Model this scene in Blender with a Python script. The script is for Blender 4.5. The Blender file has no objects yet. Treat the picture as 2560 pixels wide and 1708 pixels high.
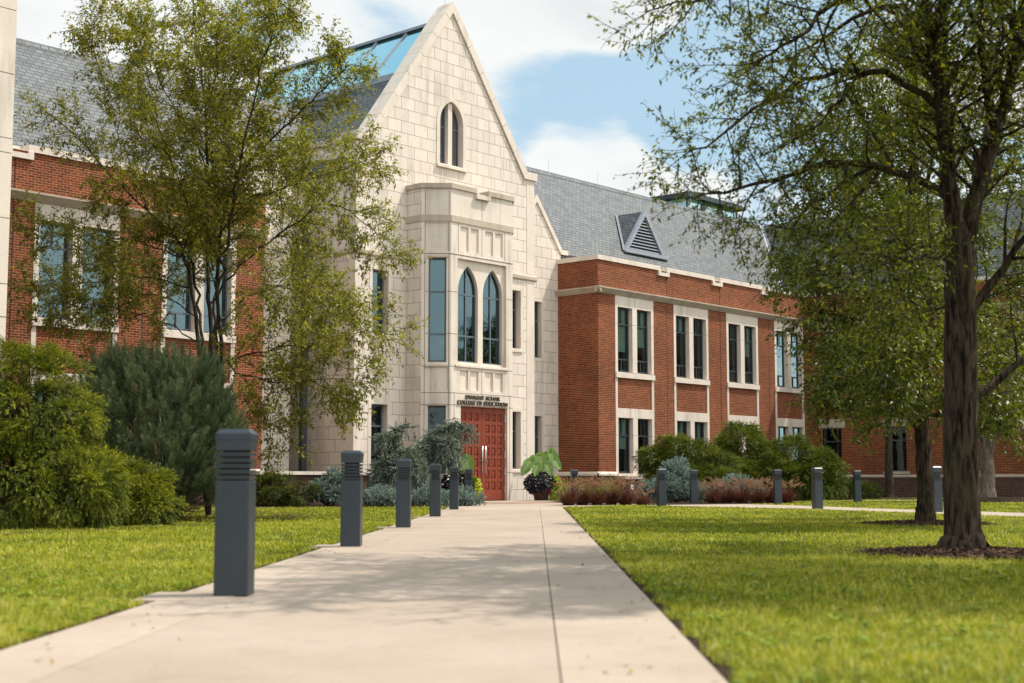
import bpy, math, random
import numpy as np
from mathutils import Vector, geometry

# ------------------------------------------------------------------ camera, sky, sun
C = bpy.context.scene.collection
SC = bpy.context.scene
R = math.radians
YAW = R(41.8)                 # facade runs along +X, the building lies towards +Y
HC = 0.75
FPX, YH = 3500.0, 1200.0      # focal length and horizon row measured on the 2560 px wide photograph
PITCH = math.atan2(YH - 854.0, FPX)

cam_d = bpy.data.cameras.new('camera')
cam_d.sensor_width = 36.0
cam_d.lens = FPX / 2560.0 * 36.0
cam_d.clip_start = 0.1
cam_d.clip_end = 3000.0
cam_d.dof.use_dof = True
cam_d.dof.focus_distance = 44.0
cam_d.dof.aperture_fstop = 2.4
cam = bpy.data.objects.new('camera', cam_d)
cam.location = (0, 0, HC)
cam.rotation_euler = (R(90) + PITCH, 0, YAW - R(90))
C.objects.link(cam)
SC.camera = cam

SUN_EL, SUN_AZ = R(58), R(56)   # azimuth measured from the facade normal (-Y) towards +X
sun_dir = Vector((math.sin(SUN_AZ) * math.cos(SUN_EL), -math.cos(SUN_AZ) * math.cos(SUN_EL), math.sin(SUN_EL)))
sun_d = bpy.data.lights.new('sun', 'SUN')
sun_d.energy = 4.9
sun_d.angle = R(0.55)
sun_d.color = (1.0, 0.94, 0.86)
sun = bpy.data.objects.new('sun', sun_d)
sun.rotation_euler = sun_dir.to_track_quat('Z', 'Y').to_euler()
sun.location = (60, -40, 80)
C.objects.link(sun)

SC.view_settings.view_transform = 'Standard'
SC.view_settings.look = 'None'
SC.view_settings.exposure = 0.0
SC.view_settings.gamma = 1.0
SC.render.engine = 'CYCLES'
SC.cycles.max_bounces = 8
SC.cycles.transparent_max_bounces = 12
SC.cycles.use_denoising = True
SC.cycles.caustics_reflective = False
SC.cycles.caustics_refractive = False
SC.cycles.sample_clamp_indirect = 6.0

fw = np.array([math.cos(YAW), math.sin(YAW), 0.0])
rt = np.array([math.sin(YAW), -math.cos(YAW), 0.0])
f3 = fw * math.cos(PITCH) + np.array([0, 0, 1.0]) * math.sin(PITCH)
u3 = -fw * math.sin(PITCH) + np.array([0, 0, 1.0]) * math.cos(PITCH)
K = 2560.0 / 2350.0

def ray(x, y):
    return f3 + rt * ((x * K - 1280.0) / FPX) - u3 * ((y * K - 854.0) / FPX)

def at(x, y, d):
    """world point seen at column x, row y (2350 px wide view), d metres ahead of the camera"""
    r = ray(x, y)
    return np.array([0, 0, HC]) + r * (d / (r @ fw))

def gz(x, y, z=0.0):
    r = ray(x, y)
    return np.array([0, 0, HC]) + r * ((z - HC) / r[2])

def fl(d, l, z=0.0):
    """d metres ahead, l metres to the right of the camera"""
    return fw * d + rt * l + np.array([0, 0, z])

# ---- world
W = bpy.data.worlds.new('World')
SC.world = W
W.use_nodes = True
nt = W.node_tree
nt.nodes.clear()

class NG:
    """small helper to write node trees"""
    def __init__(self, tree):
        self.t = tree
    def n(self, typ, **kw):
        nd = self.t.nodes.new(typ)
        for k, v in kw.items():
            if k == 'inp':
                for kk, vv in v.items():
                    if hasattr(vv, 'is_linked'):
                        self.t.links.new(vv, nd.inputs[kk])
                    else:
                        nd.inputs[kk].default_value = vv
            else:
                setattr(nd, k, v)
        return nd
    def math(self, op, a, b=0.0, c=None, clamp=False):
        inp = {0: a, 1: b}
        if c is not None:
            inp[2] = c
        return self.n('ShaderNodeMath', operation=op, use_clamp=clamp, inp=inp).outputs[0]
    def vmath(self, op, a, b=None, out=0):
        inp = {0: a}
        if b is not None:
            inp[1] = b
        return self.n('ShaderNodeVectorMath', operation=op, inp=inp).outputs[out]
    def mix(self, fac, a, b, blend='MIX'):
        nd = self.n('ShaderNodeMix', data_type='RGBA', blend_type=blend)
        for k, v in ((0, fac), (6, a), (7, b)):
            if hasattr(v, 'is_linked'):
                self.t.links.new(v, nd.inputs[k])
            else:
                nd.inputs[k].default_value = v
        return nd.outputs[2]
    def ramp(self, fac, stops):
        nd = self.n('ShaderNodeValToRGB')
        cr = nd.color_ramp
        while len(cr.elements) > 1:
            cr.elements.remove(cr.elements[0])
        for i, (p, c) in enumerate(stops):
            e = cr.elements[0] if i == 0 else cr.elements.new(p)
            e.position = p
            e.color = c if len(c) == 4 else (*c, 1)
        self.t.links.new(fac, nd.inputs[0])
        return nd.outputs[0]
    def noise(self, vec, scale, detail=4, rough=0.55, dist=0.0, out=0):
        return self.n('ShaderNodeTexNoise', inp={'Vector': vec, 'Scale': scale, 'Detail': detail, 'Roughness': rough, 'Distortion': dist}).outputs[out]
    def mr(self, v, a, b, c=0.0, d=1.0, smooth=False):
        return self.n('ShaderNodeMapRange', interpolation_type='SMOOTHSTEP' if smooth else 'LINEAR', inp={0: v, 1: a, 2: b, 3: c, 4: d}).outputs[0]

g = NG(nt)
sky = g.n('ShaderNodeTexSky', sky_type='NISHITA', sun_disc=False, sun_elevation=SUN_EL,
          sun_rotation=math.atan2(sun_dir.x, sun_dir.y), air_density=1.0, dust_density=1.0, ozone_density=1.6)
tc = g.n('ShaderNodeTexCoord').outputs['Generated']
sep = g.n('ShaderNodeSeparateXYZ', inp={0: tc})
den = g.math('ADD', g.math('MAXIMUM', sep.outputs[2], 0.0), 0.22)
cx_ = g.math('DIVIDE', sep.outputs[0], den)
cy_ = g.math('DIVIDE', sep.outputs[1], den)
cv = g.n('ShaderNodeCombineXYZ', inp={0: cx_, 1: cy_, 2: 3.7}).outputs[0]
n1 = g.noise(cv, 1.7, 10, 0.6, 0.35)
n2 = g.noise(cv, 4.2, 8, 0.6, 0.2)
dens = g.math('ADD', g.math('MULTIPLY', n1, 0.8), g.math('MULTIPLY', n2, 0.26))
def blob(x, y, deg, amt):
    v = Vector(ray(x, y)).normalized()
    dt = g.vmath('DOT_PRODUCT', tc, tuple(v), out=1)
    return g.math('MULTIPLY', g.mr(dt, math.cos(R(deg)), 1.0, 0, 1, True), amt)
for b in ((1370, 395, 3.5, .34), (1290, 100, 6.0, .13), (230, 90, 6, .20), (620, 60, 5, .10), (1560, 90, 3.2, .14), (1560, 420, 3.4, .20),
          (1470, 250, 4.2, -.34), (1270, 225, 3.2, -.20), (560, 0, 3.0, -.16), (1650, 180, 4.6, -.30), (1720, 60, 3.5, -.2), (1380, 30, 2.2, .1), (330, 5, 1.8, -.12), (1850, 60, 4, -.12), (1250, 205, 1.6, -.05)):
    dens = g.math('ADD', dens, blob(*b))
mask = g.mr(dens, 0.45, 0.66, 0.03, 1, True)
thick = g.mr(dens, 0.56, 0.86, 0, 1, True)
shade = g.noise(cv, 3.0, 6, 0.55, 0.1)
ccol = g.mix(g.math('MULTIPLY', thick, g.mr(shade, 0.42, 0.68)), (8.9, 9.0, 9.1, 1), (7.1, 7.35, 7.7, 1))
# unseen cloud added behind the camera, extra bright as fill light for the facade
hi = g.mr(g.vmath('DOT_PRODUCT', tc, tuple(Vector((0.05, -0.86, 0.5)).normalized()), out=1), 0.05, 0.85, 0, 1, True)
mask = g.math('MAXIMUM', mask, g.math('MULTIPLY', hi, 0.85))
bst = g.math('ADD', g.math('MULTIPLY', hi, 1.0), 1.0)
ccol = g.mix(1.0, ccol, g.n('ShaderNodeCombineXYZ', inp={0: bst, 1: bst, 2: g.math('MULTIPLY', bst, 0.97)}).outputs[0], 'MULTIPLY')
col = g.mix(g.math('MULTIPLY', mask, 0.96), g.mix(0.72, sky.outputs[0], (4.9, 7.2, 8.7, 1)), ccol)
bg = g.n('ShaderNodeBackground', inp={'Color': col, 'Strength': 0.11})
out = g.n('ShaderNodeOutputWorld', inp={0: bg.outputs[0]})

# ------------------------------------------------------------------ materials
MATS = {}
def new_mat(name):
    m = bpy.data.materials.new(name)
    m.use_nodes = True
    m.node_tree.nodes.clear()
    MATS[name] = m
    return m, NG(m.node_tree)

def finish(g, col, rough=0.7, bump=None, bstr=0.3, bdist=0.01, spec=0.3, metal=0.0):
    p = g.n('ShaderNodeBsdfPrincipled', inp={'Roughness': rough, 'Specular IOR Level': spec, 'Metallic': metal})
    if hasattr(col, 'is_linked'):
        g.t.links.new(col, p.inputs['Base Color'])
    else:
        p.inputs['Base Color'].default_value = (*col, 1)
    if bump is not None:
        b = g.n('ShaderNodeBump', inp={'Strength': bstr, 'Distance': bdist, 'Height': bump})
        g.t.links.new(b.outputs[0], p.inputs['Normal'])
    g.n('ShaderNodeOutputMaterial', inp={0: p.outputs[0]})
    return p

def wall_uv(g):
    """metres along the wall and up it, from the world position and the face normal"""
    geo = g.n('ShaderNodeNewGeometry')
    pos, nor = geo.outputs['Position'], geo.outputs['True Normal']
    t = g.vmath('NORMALIZE', g.vmath('CROSS_PRODUCT', (0, 0, 1), nor))
    b = g.vmath('CROSS_PRODUCT', nor, t)
    u = g.vmath('DOT_PRODUCT', pos, t, out=1)
    v = g.vmath('DOT_PRODUCT', pos, b, out=1)
    return pos, g.n('ShaderNodeCombineXYZ', inp={0: u, 1: v, 2: 0.0}).outputs[0], v

def brick_tex(g, vec, w, h, mortar, c1, c2, cm, smooth=0.1, offset=0.5):
    nd = g.n('ShaderNodeTexBrick', offset=offset, inp={'Vector': vec, 'Color1': (*c1, 1), 'Color2': (*c2, 1), 'Mortar': (*cm, 1), 'Scale': 1.0,
             'Mortar Size': mortar, 'Mortar Smooth': smooth, 'Bias': 0.0, 'Brick Width': w, 'Row Height': h})
    return nd.outputs[0], nd.outputs[1]

def mat_brick(name, c1, c2, cm):
    m, g = new_mat(name)
    pos, uv, v = wall_uv(g)
    col, fac = brick_tex(g, uv, 0.203, 0.0677, 0.0064, c1, c2, cm)
    big = g.noise(pos, 0.55, 5, 0.6)
    fine = g.noise(pos, 9.0, 3, 0.6)
    val = g.math('ADD', g.mr(big, 0.3, 0.7, 0.80, 1.15), g.mr(fine, 0.3, 0.7, -0.16, 0.16))
    col = g.mix(1.0, col, g.n('ShaderNodeCombineXYZ', inp={0: val, 1: val, 2: val}).outputs[0], 'MULTIPLY')
    finish(g, col, 0.85, g.math('SUBTRACT', 1.0, fac), 0.6, 0.008, spec=0.2)
    return m

def mat_stone(name, base, joints=True, dark=0.10, warm=0.0):
    m, g = new_mat(name)
    pos, uv, v = wall_uv(g)
    b2 = tuple(x * 0.93 for x in base)
    b1 = tuple(min(1, x * 1.03) for x in base)
    if joints:
        col, fac = brick_tex(g, uv, 0.61, 0.4064, 0.0095, b1, b2, (base[0] * .42, base[1] * .39, base[2] * .36), 0.1)
        hgt = g.math('SUBTRACT', 1.0, fac)
    else:
        col = g.ramp(g.noise(pos, 1.1, 3, 0.5), [(0.3, b2), (0.7, b1)])
        hgt = None
    # rain streaks: noise stretched vertically, worn patches
    st = g.noise(g.vmath('MULTIPLY', pos, (3.2, 3.2, 0.35)), 1.0, 6, 0.62)
    pt = g.noise(pos, 0.6, 5, 0.6)
    k = g.math('MULTIPLY', g.mr(st, 0.46, 0.72), g.mr(pt, 0.38, 0.60))
    col = g.mix(g.math('MULTIPLY', k, 0.75), col, (base[0] * .50, base[1] * .50, base[2] * .48, 1))
    grain = g.noise(pos, 26, 3, 0.7)
    gv = g.mr(grain, 0.25, 0.75, 0.93, 1.06)
    col = g.mix(1.0, col, g.n('ShaderNodeCombineXYZ', inp={0: gv, 1: gv, 2: gv}).outputs[0], 'MULTIPLY')
    finish(g, col, 0.88, hgt if hgt else grain, 0.5 if hgt else 0.08, 0.008, spec=0.2)
    return m

def mat_slate(name):
    m, g = new_mat(name)
    pos, uv, v = wall_uv(g)
    col, fac = brick_tex(g, uv, 0.255, 0.165, 0.013, (.125, .133, .134), (.062, .069, .074), (.014, .015, .016), 0.2, 0.42)
    col2 = g.ramp(g.noise(uv, 7.0, 3, 0.6), [(0.3, (.82, .84, .86)), (0.55, (1.0, 1.02, 1.0)), (0.75, (1.16, 1.14, 1.06))])
    col = g.mix(1.0, col, col2, 'MULTIPLY')
    # each slate course lies as a wedge: saw-tooth height up the slope
    saw = g.math('FRACT', g.math('DIVIDE', v, 0.165))
    h = g.math('SUBTRACT', g.math('SUBTRACT', 1.0, saw), g.math('MULTIPLY', fac, 0.5))
    finish(g, col, 0.55, h, 0.55, 0.018, spec=0.4)
    return m

def mat_plain(name, c, rough=0.6, spec=0.4, metal=0.0, var=0.12, scale=6.0, bstr=0.05):
    m, g = new_mat(name)
    pos = g.n('ShaderNodeTexCoord').outputs['Object']
    n = g.noise(pos, scale, 5, 0.6)
    col = g.ramp(n, [(0.28, tuple(x * (1 - var) for x in c)), (0.72, tuple(min(1, x * (1 + var)) for x in c))])
    finish(g, col, rough, n, bstr, 0.01, spec, metal)
    return m

def mat_glass(name, tint, refl_tint=(0.9, 0.97, 1.0), base_refl=0.10, rough=0.015, opac=0.0):
    m, g = new_mat(name)
    lw = g.n('ShaderNodeFresnel', inp={'IOR': 1.52}).outputs[0]
    wav = g.noise(g.n('ShaderNodeNewGeometry').outputs['Position'], 1.3, 2, 0.5)
    bmp = g.n('ShaderNodeBump', inp={'Strength': 0.05, 'Distance': 0.05, 'Height': wav}).outputs[0]
    gl = g.n('ShaderNodeBsdfGlossy', inp={'Color': (*refl_tint, 1), 'Roughness': rough, 'Normal': bmp})
    tr = g.n('ShaderNodeBsdfTransparent', inp={'Color': (*tint, 1)})
    f = g.math('ADD', g.math('MULTIPLY', lw, 1.0), base_refl, clamp=True)
    mx = g.n('ShaderNodeMixShader', inp={0: f, 1: tr.outputs[0], 2: gl.outputs[0]})
    g.n('ShaderNodeOutputMaterial', inp={0: mx.outputs[0]})
    return m

def mat_leaf(name, stops, transl=0.35, rough=0.45, spec=0.35, tcol=(1.25, 1.25, 0.5)):
    m, g = new_mat(name)
    a = g.n('ShaderNodeAttribute', attribute_name='tint').outputs['Fac']
    col = g.ramp(a, stops)
    p = g.n('ShaderNodeBsdfPrincipled', inp={'Base Color': col, 'Roughness': rough, 'Specular IOR Level': spec})
    tcl = g.mix(1.0, col, (*tcol, 1), 'MULTIPLY')
    t = g.n('ShaderNodeBsdfTranslucent', inp={'Color': tcl})
    mx = g.n('ShaderNodeMixShader', inp={0: transl, 1: p.outputs[0], 2: t.outputs[0]})
    g.n('ShaderNodeOutputMaterial', inp={0: mx.outputs[0]})
    return m

def mat_bark(name, c1, c2, scale=1.0):
    m, g = new_mat(name)
    pos = g.n('ShaderNodeNewGeometry').outputs['Position']
    v = g.vmath('MULTIPLY', pos, (26 * scale, 26 * scale, 3.2 * scale))
    n = g.noise(v, 1.0, 6, 0.65, 0.6)
    n2 = g.noise(pos, 2.2, 4, 0.6)
    col = g.ramp(n, [(0.42, c1), (0.58, c2)])
    col = g.mix(g.mr(n2, 0.45, 0.7, 0, 0.45), col, (c2[0] * .8, c2[1] * 1.0, c2[2] * .62, 1))
    finish(g, col, 0.9, n, 1.0, 0.03, spec=0.15)
    return m

STONE = mat_stone('limestone_blocks', (.715, .625, .54))
TRIM = mat_stone('limestone_trim', (.71, .615, .525), joints=False)
TRIM2 = mat_stone('weathered_limestone', (.48, .405, .32), joints=False)
BRICK = mat_brick('red_brick', (.245, .052, .015), (.112, .026, .010), (.40, .24, .14))
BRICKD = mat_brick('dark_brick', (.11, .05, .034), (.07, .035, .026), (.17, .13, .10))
SLATE = mat_slate('grey_slate')
METAL = mat_plain('slate_grey_metal', (.025, .034, .045), 0.38, 0.5, 0.0, 0.10)
FRAME = mat_plain('window_frame_metal', (.10, .125, .15), 0.4, 0.5)
FRAMED = mat_plain('dark_frame_metal', (.045, .058, .066), 0.4, 0.5)
LEAD = mat_plain('pale_flashing', (.31, .335, .37), 0.45, 0.5, 0.2)
STEEL = mat_plain('brushed_steel', (.55, .54, .52), 0.3, 0.5, 0.9)
DOOR = mat_plain('rust_red_paint', (.205, .042, .020), 0.45, 0.4, 0.0, 0.10, 3.0)
GLASS_T = mat_glass('blue_tinted_glass', (.24, .36, .38), (.40, .60, .64), 0.20)
GLASS_D = mat_glass('dark_window_glass', (.55, .66, .60), (.78, .92, .95), 0.02)
GLASS_S = mat_glass('skylight_glass', (.46, .78, .80), (.55, .88, .95), 0.03)
DARK = mat_plain('dark_interior', (.018, .018, .018), 0.9, 0.1)
BLIND = mat_plain('window_blind', (.66, .78, .68), 0.7, 0.2)
LETTER = mat_plain('bronze_letters', (.075, .062, .050), 0.5, 0.5, 0.3)
SEAL = mat_plain('dark_joint', (.05, .035, .03), 0.9, 0.1)
CURT = mat_plain('pale_curtain', (.5, .5, .5), 0.8, 0.1)

# ------------------------------------------------------------------ mesh helpers
def tag(o, label=None, cat=None, group=None, kind=None):
    if label: o['label'] = label
    if cat: o['category'] = cat
    if group: o['group'] = group
    if kind: o['kind'] = kind
    return o

def empty(name, loc, label=None, cat=None, group=None, rz=0.0):
    o = bpy.data.objects.new(name, None)
    o.empty_display_size = 0.3
    C.objects.link(o)
    o.location = tuple(float(x) for x in loc)
    o.rotation_euler = (0, 0, rz)
    return tag(o, label, cat, group)

ORG = {}
def origin(o):
    return ORG.get(o.name, np.zeros(3))

class MB:
    def __init__(s):
        s.v, s.f = [], []
    def add(s, vs, fs):
        k = len(s.v)
        s.v += [tuple(float(c) for c in p) for p in vs]
        s.f += [tuple(i + k for i in f) for f in fs]
        return s
    def box(s, x0, x1, y0, y1, z0, z1):
        return s.add([(x0, y0, z0), (x1, y0, z0), (x1, y1, z0), (x0, y1, z0), (x0, y0, z1), (x1, y0, z1), (x1, y1, z1), (x0, y1, z1)],
                     [(0, 3, 2, 1), (4, 5, 6, 7), (0, 1, 5, 4), (1, 2, 6, 5), (2, 3, 7, 6), (3, 0, 4, 7)])
    def prism(s, poly, fn, a, b):
        """poly: 2D loop; fn(u, v, w) -> point; w runs from a to b"""
        n = len(poly)
        vs = [fn(u, v, a) for u, v in poly] + [fn(u, v, b) for u, v in poly]
        fs = [tuple(range(n)), tuple(range(2 * n - 1, n - 1, -1))]
        fs += [(i, i + n, (i + 1) % n + n, (i + 1) % n) for i in range(n)]
        return s.add(vs, fs)
    def panel(s, outer, holes, fn):
        """flat wall with holes; fn(u, v) -> point"""
        polys = [[Vector((u, v, 0)) for u, v in outer]] + [[Vector((u, v, 0)) for u, v in h] for h in holes]
        tris = geometry.tessellate_polygon(polys)
        pts = [p for q in polys for p in q]
        fs = []
        for t in tris:
            a, b, c = (pts[i] for i in t)
            cr = (b.x - a.x) * (c.y - a.y) - (b.y - a.y) * (c.x - a.x)
            if abs(cr) < 1e-9: continue
            fs.append(tuple(t) if cr > 0 else tuple(reversed(t)))
        return s.add([fn(p.x, p.y) for p in pts], fs)
    def loop_wall(s, loop, fn, a, b):
        """the sides of a hole: loop swept from depth a to b (faces look into the hole)"""
        n = len(loop)
        return s.add([fn(u, v, a) for u, v in loop] + [fn(u, v, b) for u, v in loop],
                     [(i, i + n, (i + 1) % n + n, (i + 1) % n) for i in range(n)])
    def tube(s, p, q, r, n=8, r2=None):
        p, q = np.array(p, float), np.array(q, float)
        d = q - p; d /= np.linalg.norm(d)
        a = np.cross(d, [0, 0, 1.0] if abs(d[2]) < .9 else [1.0, 0, 0]); a /= np.linalg.norm(a)
        b = np.cross(d, a); r2 = r if r2 is None else r2
        vs = [p + r * (a * math.cos(t) + b * math.sin(t)) for t in np.linspace(0, 2 * math.pi, n, endpoint=False)]
        vs += [q + r2 * (a * math.cos(t) + b * math.sin(t)) for t in np.linspace(0, 2 * math.pi, n, endpoint=False)]
        return s.add(vs, [(i, (i + 1) % n, (i + 1) % n + n, i + n) for i in range(n)] + [tuple(range(n - 1, -1, -1)), tuple(range(n, 2 * n))])
    def lathe(s, prof, n=24, c=(0, 0)):
        vs = []
        for r, z in prof:
            vs += [(c[0] + r * math.cos(t), c[1] + r * math.sin(t), z) for t in np.linspace(0, 2 * math.pi, n, endpoint=False)]
        fs = []
        for k in range(len(prof) - 1):
            fs += [(k * n + i, k * n + (i + 1) % n, (k + 1) * n + (i + 1) % n, (k + 1) * n + i) for i in range(n)]
        return s.add(vs, fs)
    def build(s, name, mat, parent=None, label=None, bevel=0.0, local=False, smooth=False):
        o0 = np.zeros(3) if (parent is None or local) else origin(parent)
        me = bpy.data.meshes.new(name)
        me.from_pydata([tuple(np.array(v) - o0) for v in s.v], [], s.f)
        me.materials.append(mat)
        me.update()
        if smooth:
            me.polygons.foreach_set('use_smooth', [True] * len(me.polygons))
        o = bpy.data.objects.new(name, me)
        C.objects.link(o)
        if parent is not None:
            o.parent = parent
            ORG[o.name] = o0
        if label: o['label'] = label
        if bevel > 0:
            md = o.modifiers.new('bevel', 'BEVEL'); md.width = bevel; md.segments = 2; md.limit_method = 'ANGLE'
        return o

def np_mesh(name, V, F, mat, parent=None, tint=None, smooth=False, offset=None):
    """V (n,3), F (m,k)"""
    V = np.asarray(V, np.float32).copy(); F = np.asarray(F, np.int32)
    if offset is not None:
        V -= np.asarray(offset, np.float32)
    me = bpy.data.meshes.new(name)
    me.vertices.add(len(V)); me.vertices.foreach_set('co', V.ravel())
    m, k = F.shape
    me.loops.add(m * k); me.loops.foreach_set('vertex_index', F.ravel())
    me.polygons.add(m)
    me.polygons.foreach_set('loop_start', np.arange(0, m * k, k, dtype=np.int32))
    me.polygons.foreach_set('loop_total', np.full(m, k, np.int32))
    if smooth:
        me.polygons.foreach_set('use_smooth', np.ones(m, bool))
    if tint is not None:
        at_ = me.attributes.new('tint', 'FLOAT', 'POINT')
        at_.data.foreach_set('value', np.asarray(tint, np.float32))
    me.materials.append(mat)
    me.update(calc_edges=True)
    o = bpy.data.objects.new(name, me)
    C.objects.link(o)
    if parent is not None:
        o.parent = parent
    return o

def front(Y):            # plane facing -Y
    return lambda u, v, w=0.0: (u, Y + w, v)

def rect(u0, u1, v0, v1):
    return [(u0, v0), (u1, v0), (u1, v1), (u0, v1)]

def arch(u0, u1, v0, vs, va, n=10):
    """pointed-arch loop: sill v0, spring vs, apex va"""
    c, w, h = (u0 + u1) / 2, (u1 - u0) / 2, va - vs
    e = (h * h - w * w) / (2 * w); r = w + e
    pts = [(u0, v0), (u1, v0)]
    a1 = math.atan2(h, e)
    for i in range(n + 1):
        a = a1 * i / n
        pts.append((c - e + r * math.cos(a), vs + r * math.sin(a)))
    for i in range(n - 1, -1, -1):
        a = a1 * i / n
        pts.append((c + e - r * math.cos(a), vs + r * math.sin(a)))
    return pts

# ------------------------------------------------------------------ the ground
GROUND = None
def mat_lawn():
    m, g = new_mat('lawn_soil')
    pos = g.n('ShaderNodeNewGeometry').outputs['Position']
    n = g.noise(pos, 0.35, 5, 0.6); f = g.noise(pos, 14, 4, 0.7)
    c = g.ramp(n, [(0.3, (.045, .062, .010)), (0.55, (.075, .085, .014)), (0.75, (.13, .115, .035))])
    fv = g.mr(f, 0.25, 0.75, 0.6, 1.25)
    c = g.mix(1.0, c, g.n('ShaderNodeCombineXYZ', inp={0: fv, 1: fv, 2: fv}).outputs[0], 'MULTIPLY')
    finish(g, c, 0.95, f, 0.6, 0.03, spec=0.1)
    return m
LAWN = mat_lawn()

def mat_concrete():
    m, g = new_mat('warm_concrete')
    pos = g.n('ShaderNodeNewGeometry').outputs['Position']
    a = g.noise(pos, 0.8, 6, 0.6); b = g.noise(pos, 60, 3, 0.7); c_ = g.noise(pos, 5, 5, 0.65)
    col = g.ramp(a, [(0.28, (.34, .268, .205)), (0.5, (.39, .310, .242)), (0.72, (.43, .350, .28))])
    sp = g.mr(b, 0.25, 0.75, 0.90, 1.09); st = g.mr(c_, 0.55, 0.78, 1.0, 0.86)
    k = g.math('MULTIPLY', sp, st)
    k = g.math('MULTIPLY', k, g.mr(g.n('ShaderNodeNewGeometry').outputs['Random Per Island'], 0, 1, .93, 1.05))
    k = g.math('MULTIPLY', k, g.mr(g.noise(g.vmath('MULTIPLY', pos, (1.0, 1.0, 1.0)), 2.3, 8, 0.72, 1.2), 0.60, 0.70, 1.0, 0.88))
    col = g.mix(1.0, col, g.n('ShaderNodeCombineXYZ', inp={0: k, 1: k, 2: k}).outputs[0], 'MULTIPLY')
    finish(g, col, 0.85, b, 0.25, 0.004, spec=0.25)
    return m
CONC = mat_concrete()
SOIL = mat_plain('dark_soil', (.035, .022, .013), 0.95, 0.1, 0.0, 0.4, 9.0, 0.6)
MULCH = mat_leaf('bark_chips', [(0.0, (.026, .014, .010)), (.5, (.075, .042, .027)), (1.0, (.16, .095, .060))], 0.0, 0.9, 0.1)
PAVER = mat_brick('paving_brick', (.36, .17, .11), (.27, .12, .08), (.42, .33, .25))

def sheet(name, pts, z, mat, label=None, kind='structure'):
    m = MB()
    m.panel([(p[0], p[1]) for p in pts], [], lambda u, v: (u, v, z))
    o = m.build(name, mat)
    return tag(o, label, None, None, kind)

U = np.array([0.757, 0.6534, 0.0]); NN = np.array([0.6534, -0.757, 0.0])   # along / across the walk
def pth(u, o, z=0.0):
    return U * u + NN * o + np.array([0, 0, z])

gm = MB(); gm.add([(-400, -400, -.012), (500, -400, -.012), (500, 500, -.012), (-400, 500, -.012)], [(0, 1, 2, 3)])
tag(gm.build('ground', LAWN), kind='structure')

# concrete walk as separate slabs with open joints between them
walk = MB()
PL, PR = -2.34, 0.70
us = [-4.0, 2.4, 8.95, 15.55, 22.0, 28.4, 34.9, 38.6]
for a, b in zip(us[:-1], us[1:]):
    for o0, o1 in ((PL, -1.86), (-1.86, 0.09), (0.09, PR)):
        j = 0.0035
        p = [pth(a + j, o0 + (0 if o0 == PL else j)), pth(b - j, o0 + (0 if o0 == PL else j)), pth(b - j, o1 - (0 if o1 == PR else j)), pth(a + j, o1 - (0 if o1 == PR else j))]
        walk.add([(q[0], q[1], 0.010) for q in p] + [(q[0], q[1], -0.05) for q in p], [(3, 2, 1, 0), (0, 1, 5, 4), (1, 2, 6, 5), (2, 3, 7, 6), (3, 0, 4, 7)])
for bu in (9.0, 15.8, 22.0, 28.4, 35.0):          # cast pads round the bollards
    p = [pth(bu - .32, PL - .16), pth(bu + .32, PL - .16), pth(bu + .32, PL + .42), pth(bu - .32, PL + .42)]
    walk.add([(q[0], q[1], 0.014) for q in p] + [(q[0], q[1], -0.05) for q in p], [(3, 2, 1, 0), (0, 1, 5, 4), (1, 2, 6, 5), (2, 3, 7, 6), (3, 0, 4, 7)])
tag(walk.build('path', CONC), 'straight pale concrete walk leading up to the red double doors', 'path', kind='structure')
jm = MB()
jm.add([pth(-4, PL + .02, 0.0), pth(38.5, PL + .02, 0.0), pth(38.5, PR - .02, 0.0), pth(-4, PR - .02, 0.0)], [(3, 2, 1, 0)])
tag(jm.build('path_joint', mat_plain('joint_filler', (.10, .075, .055), .95, .1)), kind='structure')
sm = MB()
rs = np.random.RandomState(5)
for side, o0 in ((1, PR), (-1, PL)):
    uu = np.linspace(-4, 38, 260)
    wv = 0.045 + 0.05 * rs.rand(260)
    for i in range(259):
        a, b = o0 + side * 0.002, o0 + side * wv[i]; b2 = o0 + side * wv[i + 1]
        q = [pth(uu[i], a, -.004), pth(uu[i + 1], a, -.004), pth(uu[i + 1], b2, -.002), pth(uu[i], b, -.002)]
        sm.add(q, [(3, 2, 1, 0) if side > 0 else (0, 1, 2, 3)])
tag(sm.build('soil_edge', SOIL), kind='structure')

# forecourt in front of the doors, then the landing
sheet('forecourt', [pth(38.6, -2.6)[:2], pth(38.6, .75)[:2], (33.4, 25.2), (35.6, 26.6), (37.2, 31.0), (36.2, 31.4), (31.2, 31.4), (29.6, 28.6)], 0.006, CONC, 'concrete forecourt before the red doors')
lm = MB(); lm.box(31.6, 36.4, 29.9, 32.9, -.05, 0.06)
tag(lm.build('landing', CONC), kind='structure')
pm = MB(); pm.box(31.45, 36.55, 29.55, 29.9, -.05, 0.022)
tag(pm.build('brick_edging', PAVER), kind='structure')
# cross walk to the right
near = [gz(1300, 1158), gz(1510, 1161.5), gz(1850, 1169), gz(2350, 1187.5), gz(2900, 1212)]
far = [gz(2900, 1197), gz(2350, 1178), gz(2000, 1167.5), gz(1830, 1161), gz(1560, 1153.5), gz(1420, 1151)]
sheet('cross_path', [(p[0], p[1]) for p in near + far], 0.008, CONC, 'narrow concrete cross walk running off to the right')
fp = [fl(50.5, 11), fl(50.5, 26), fl(52, 26), fl(52, 11)]
sheet('rear_path', [(p[0], p[1]) for p in reversed(fp)], 0.008, CONC)
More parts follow.
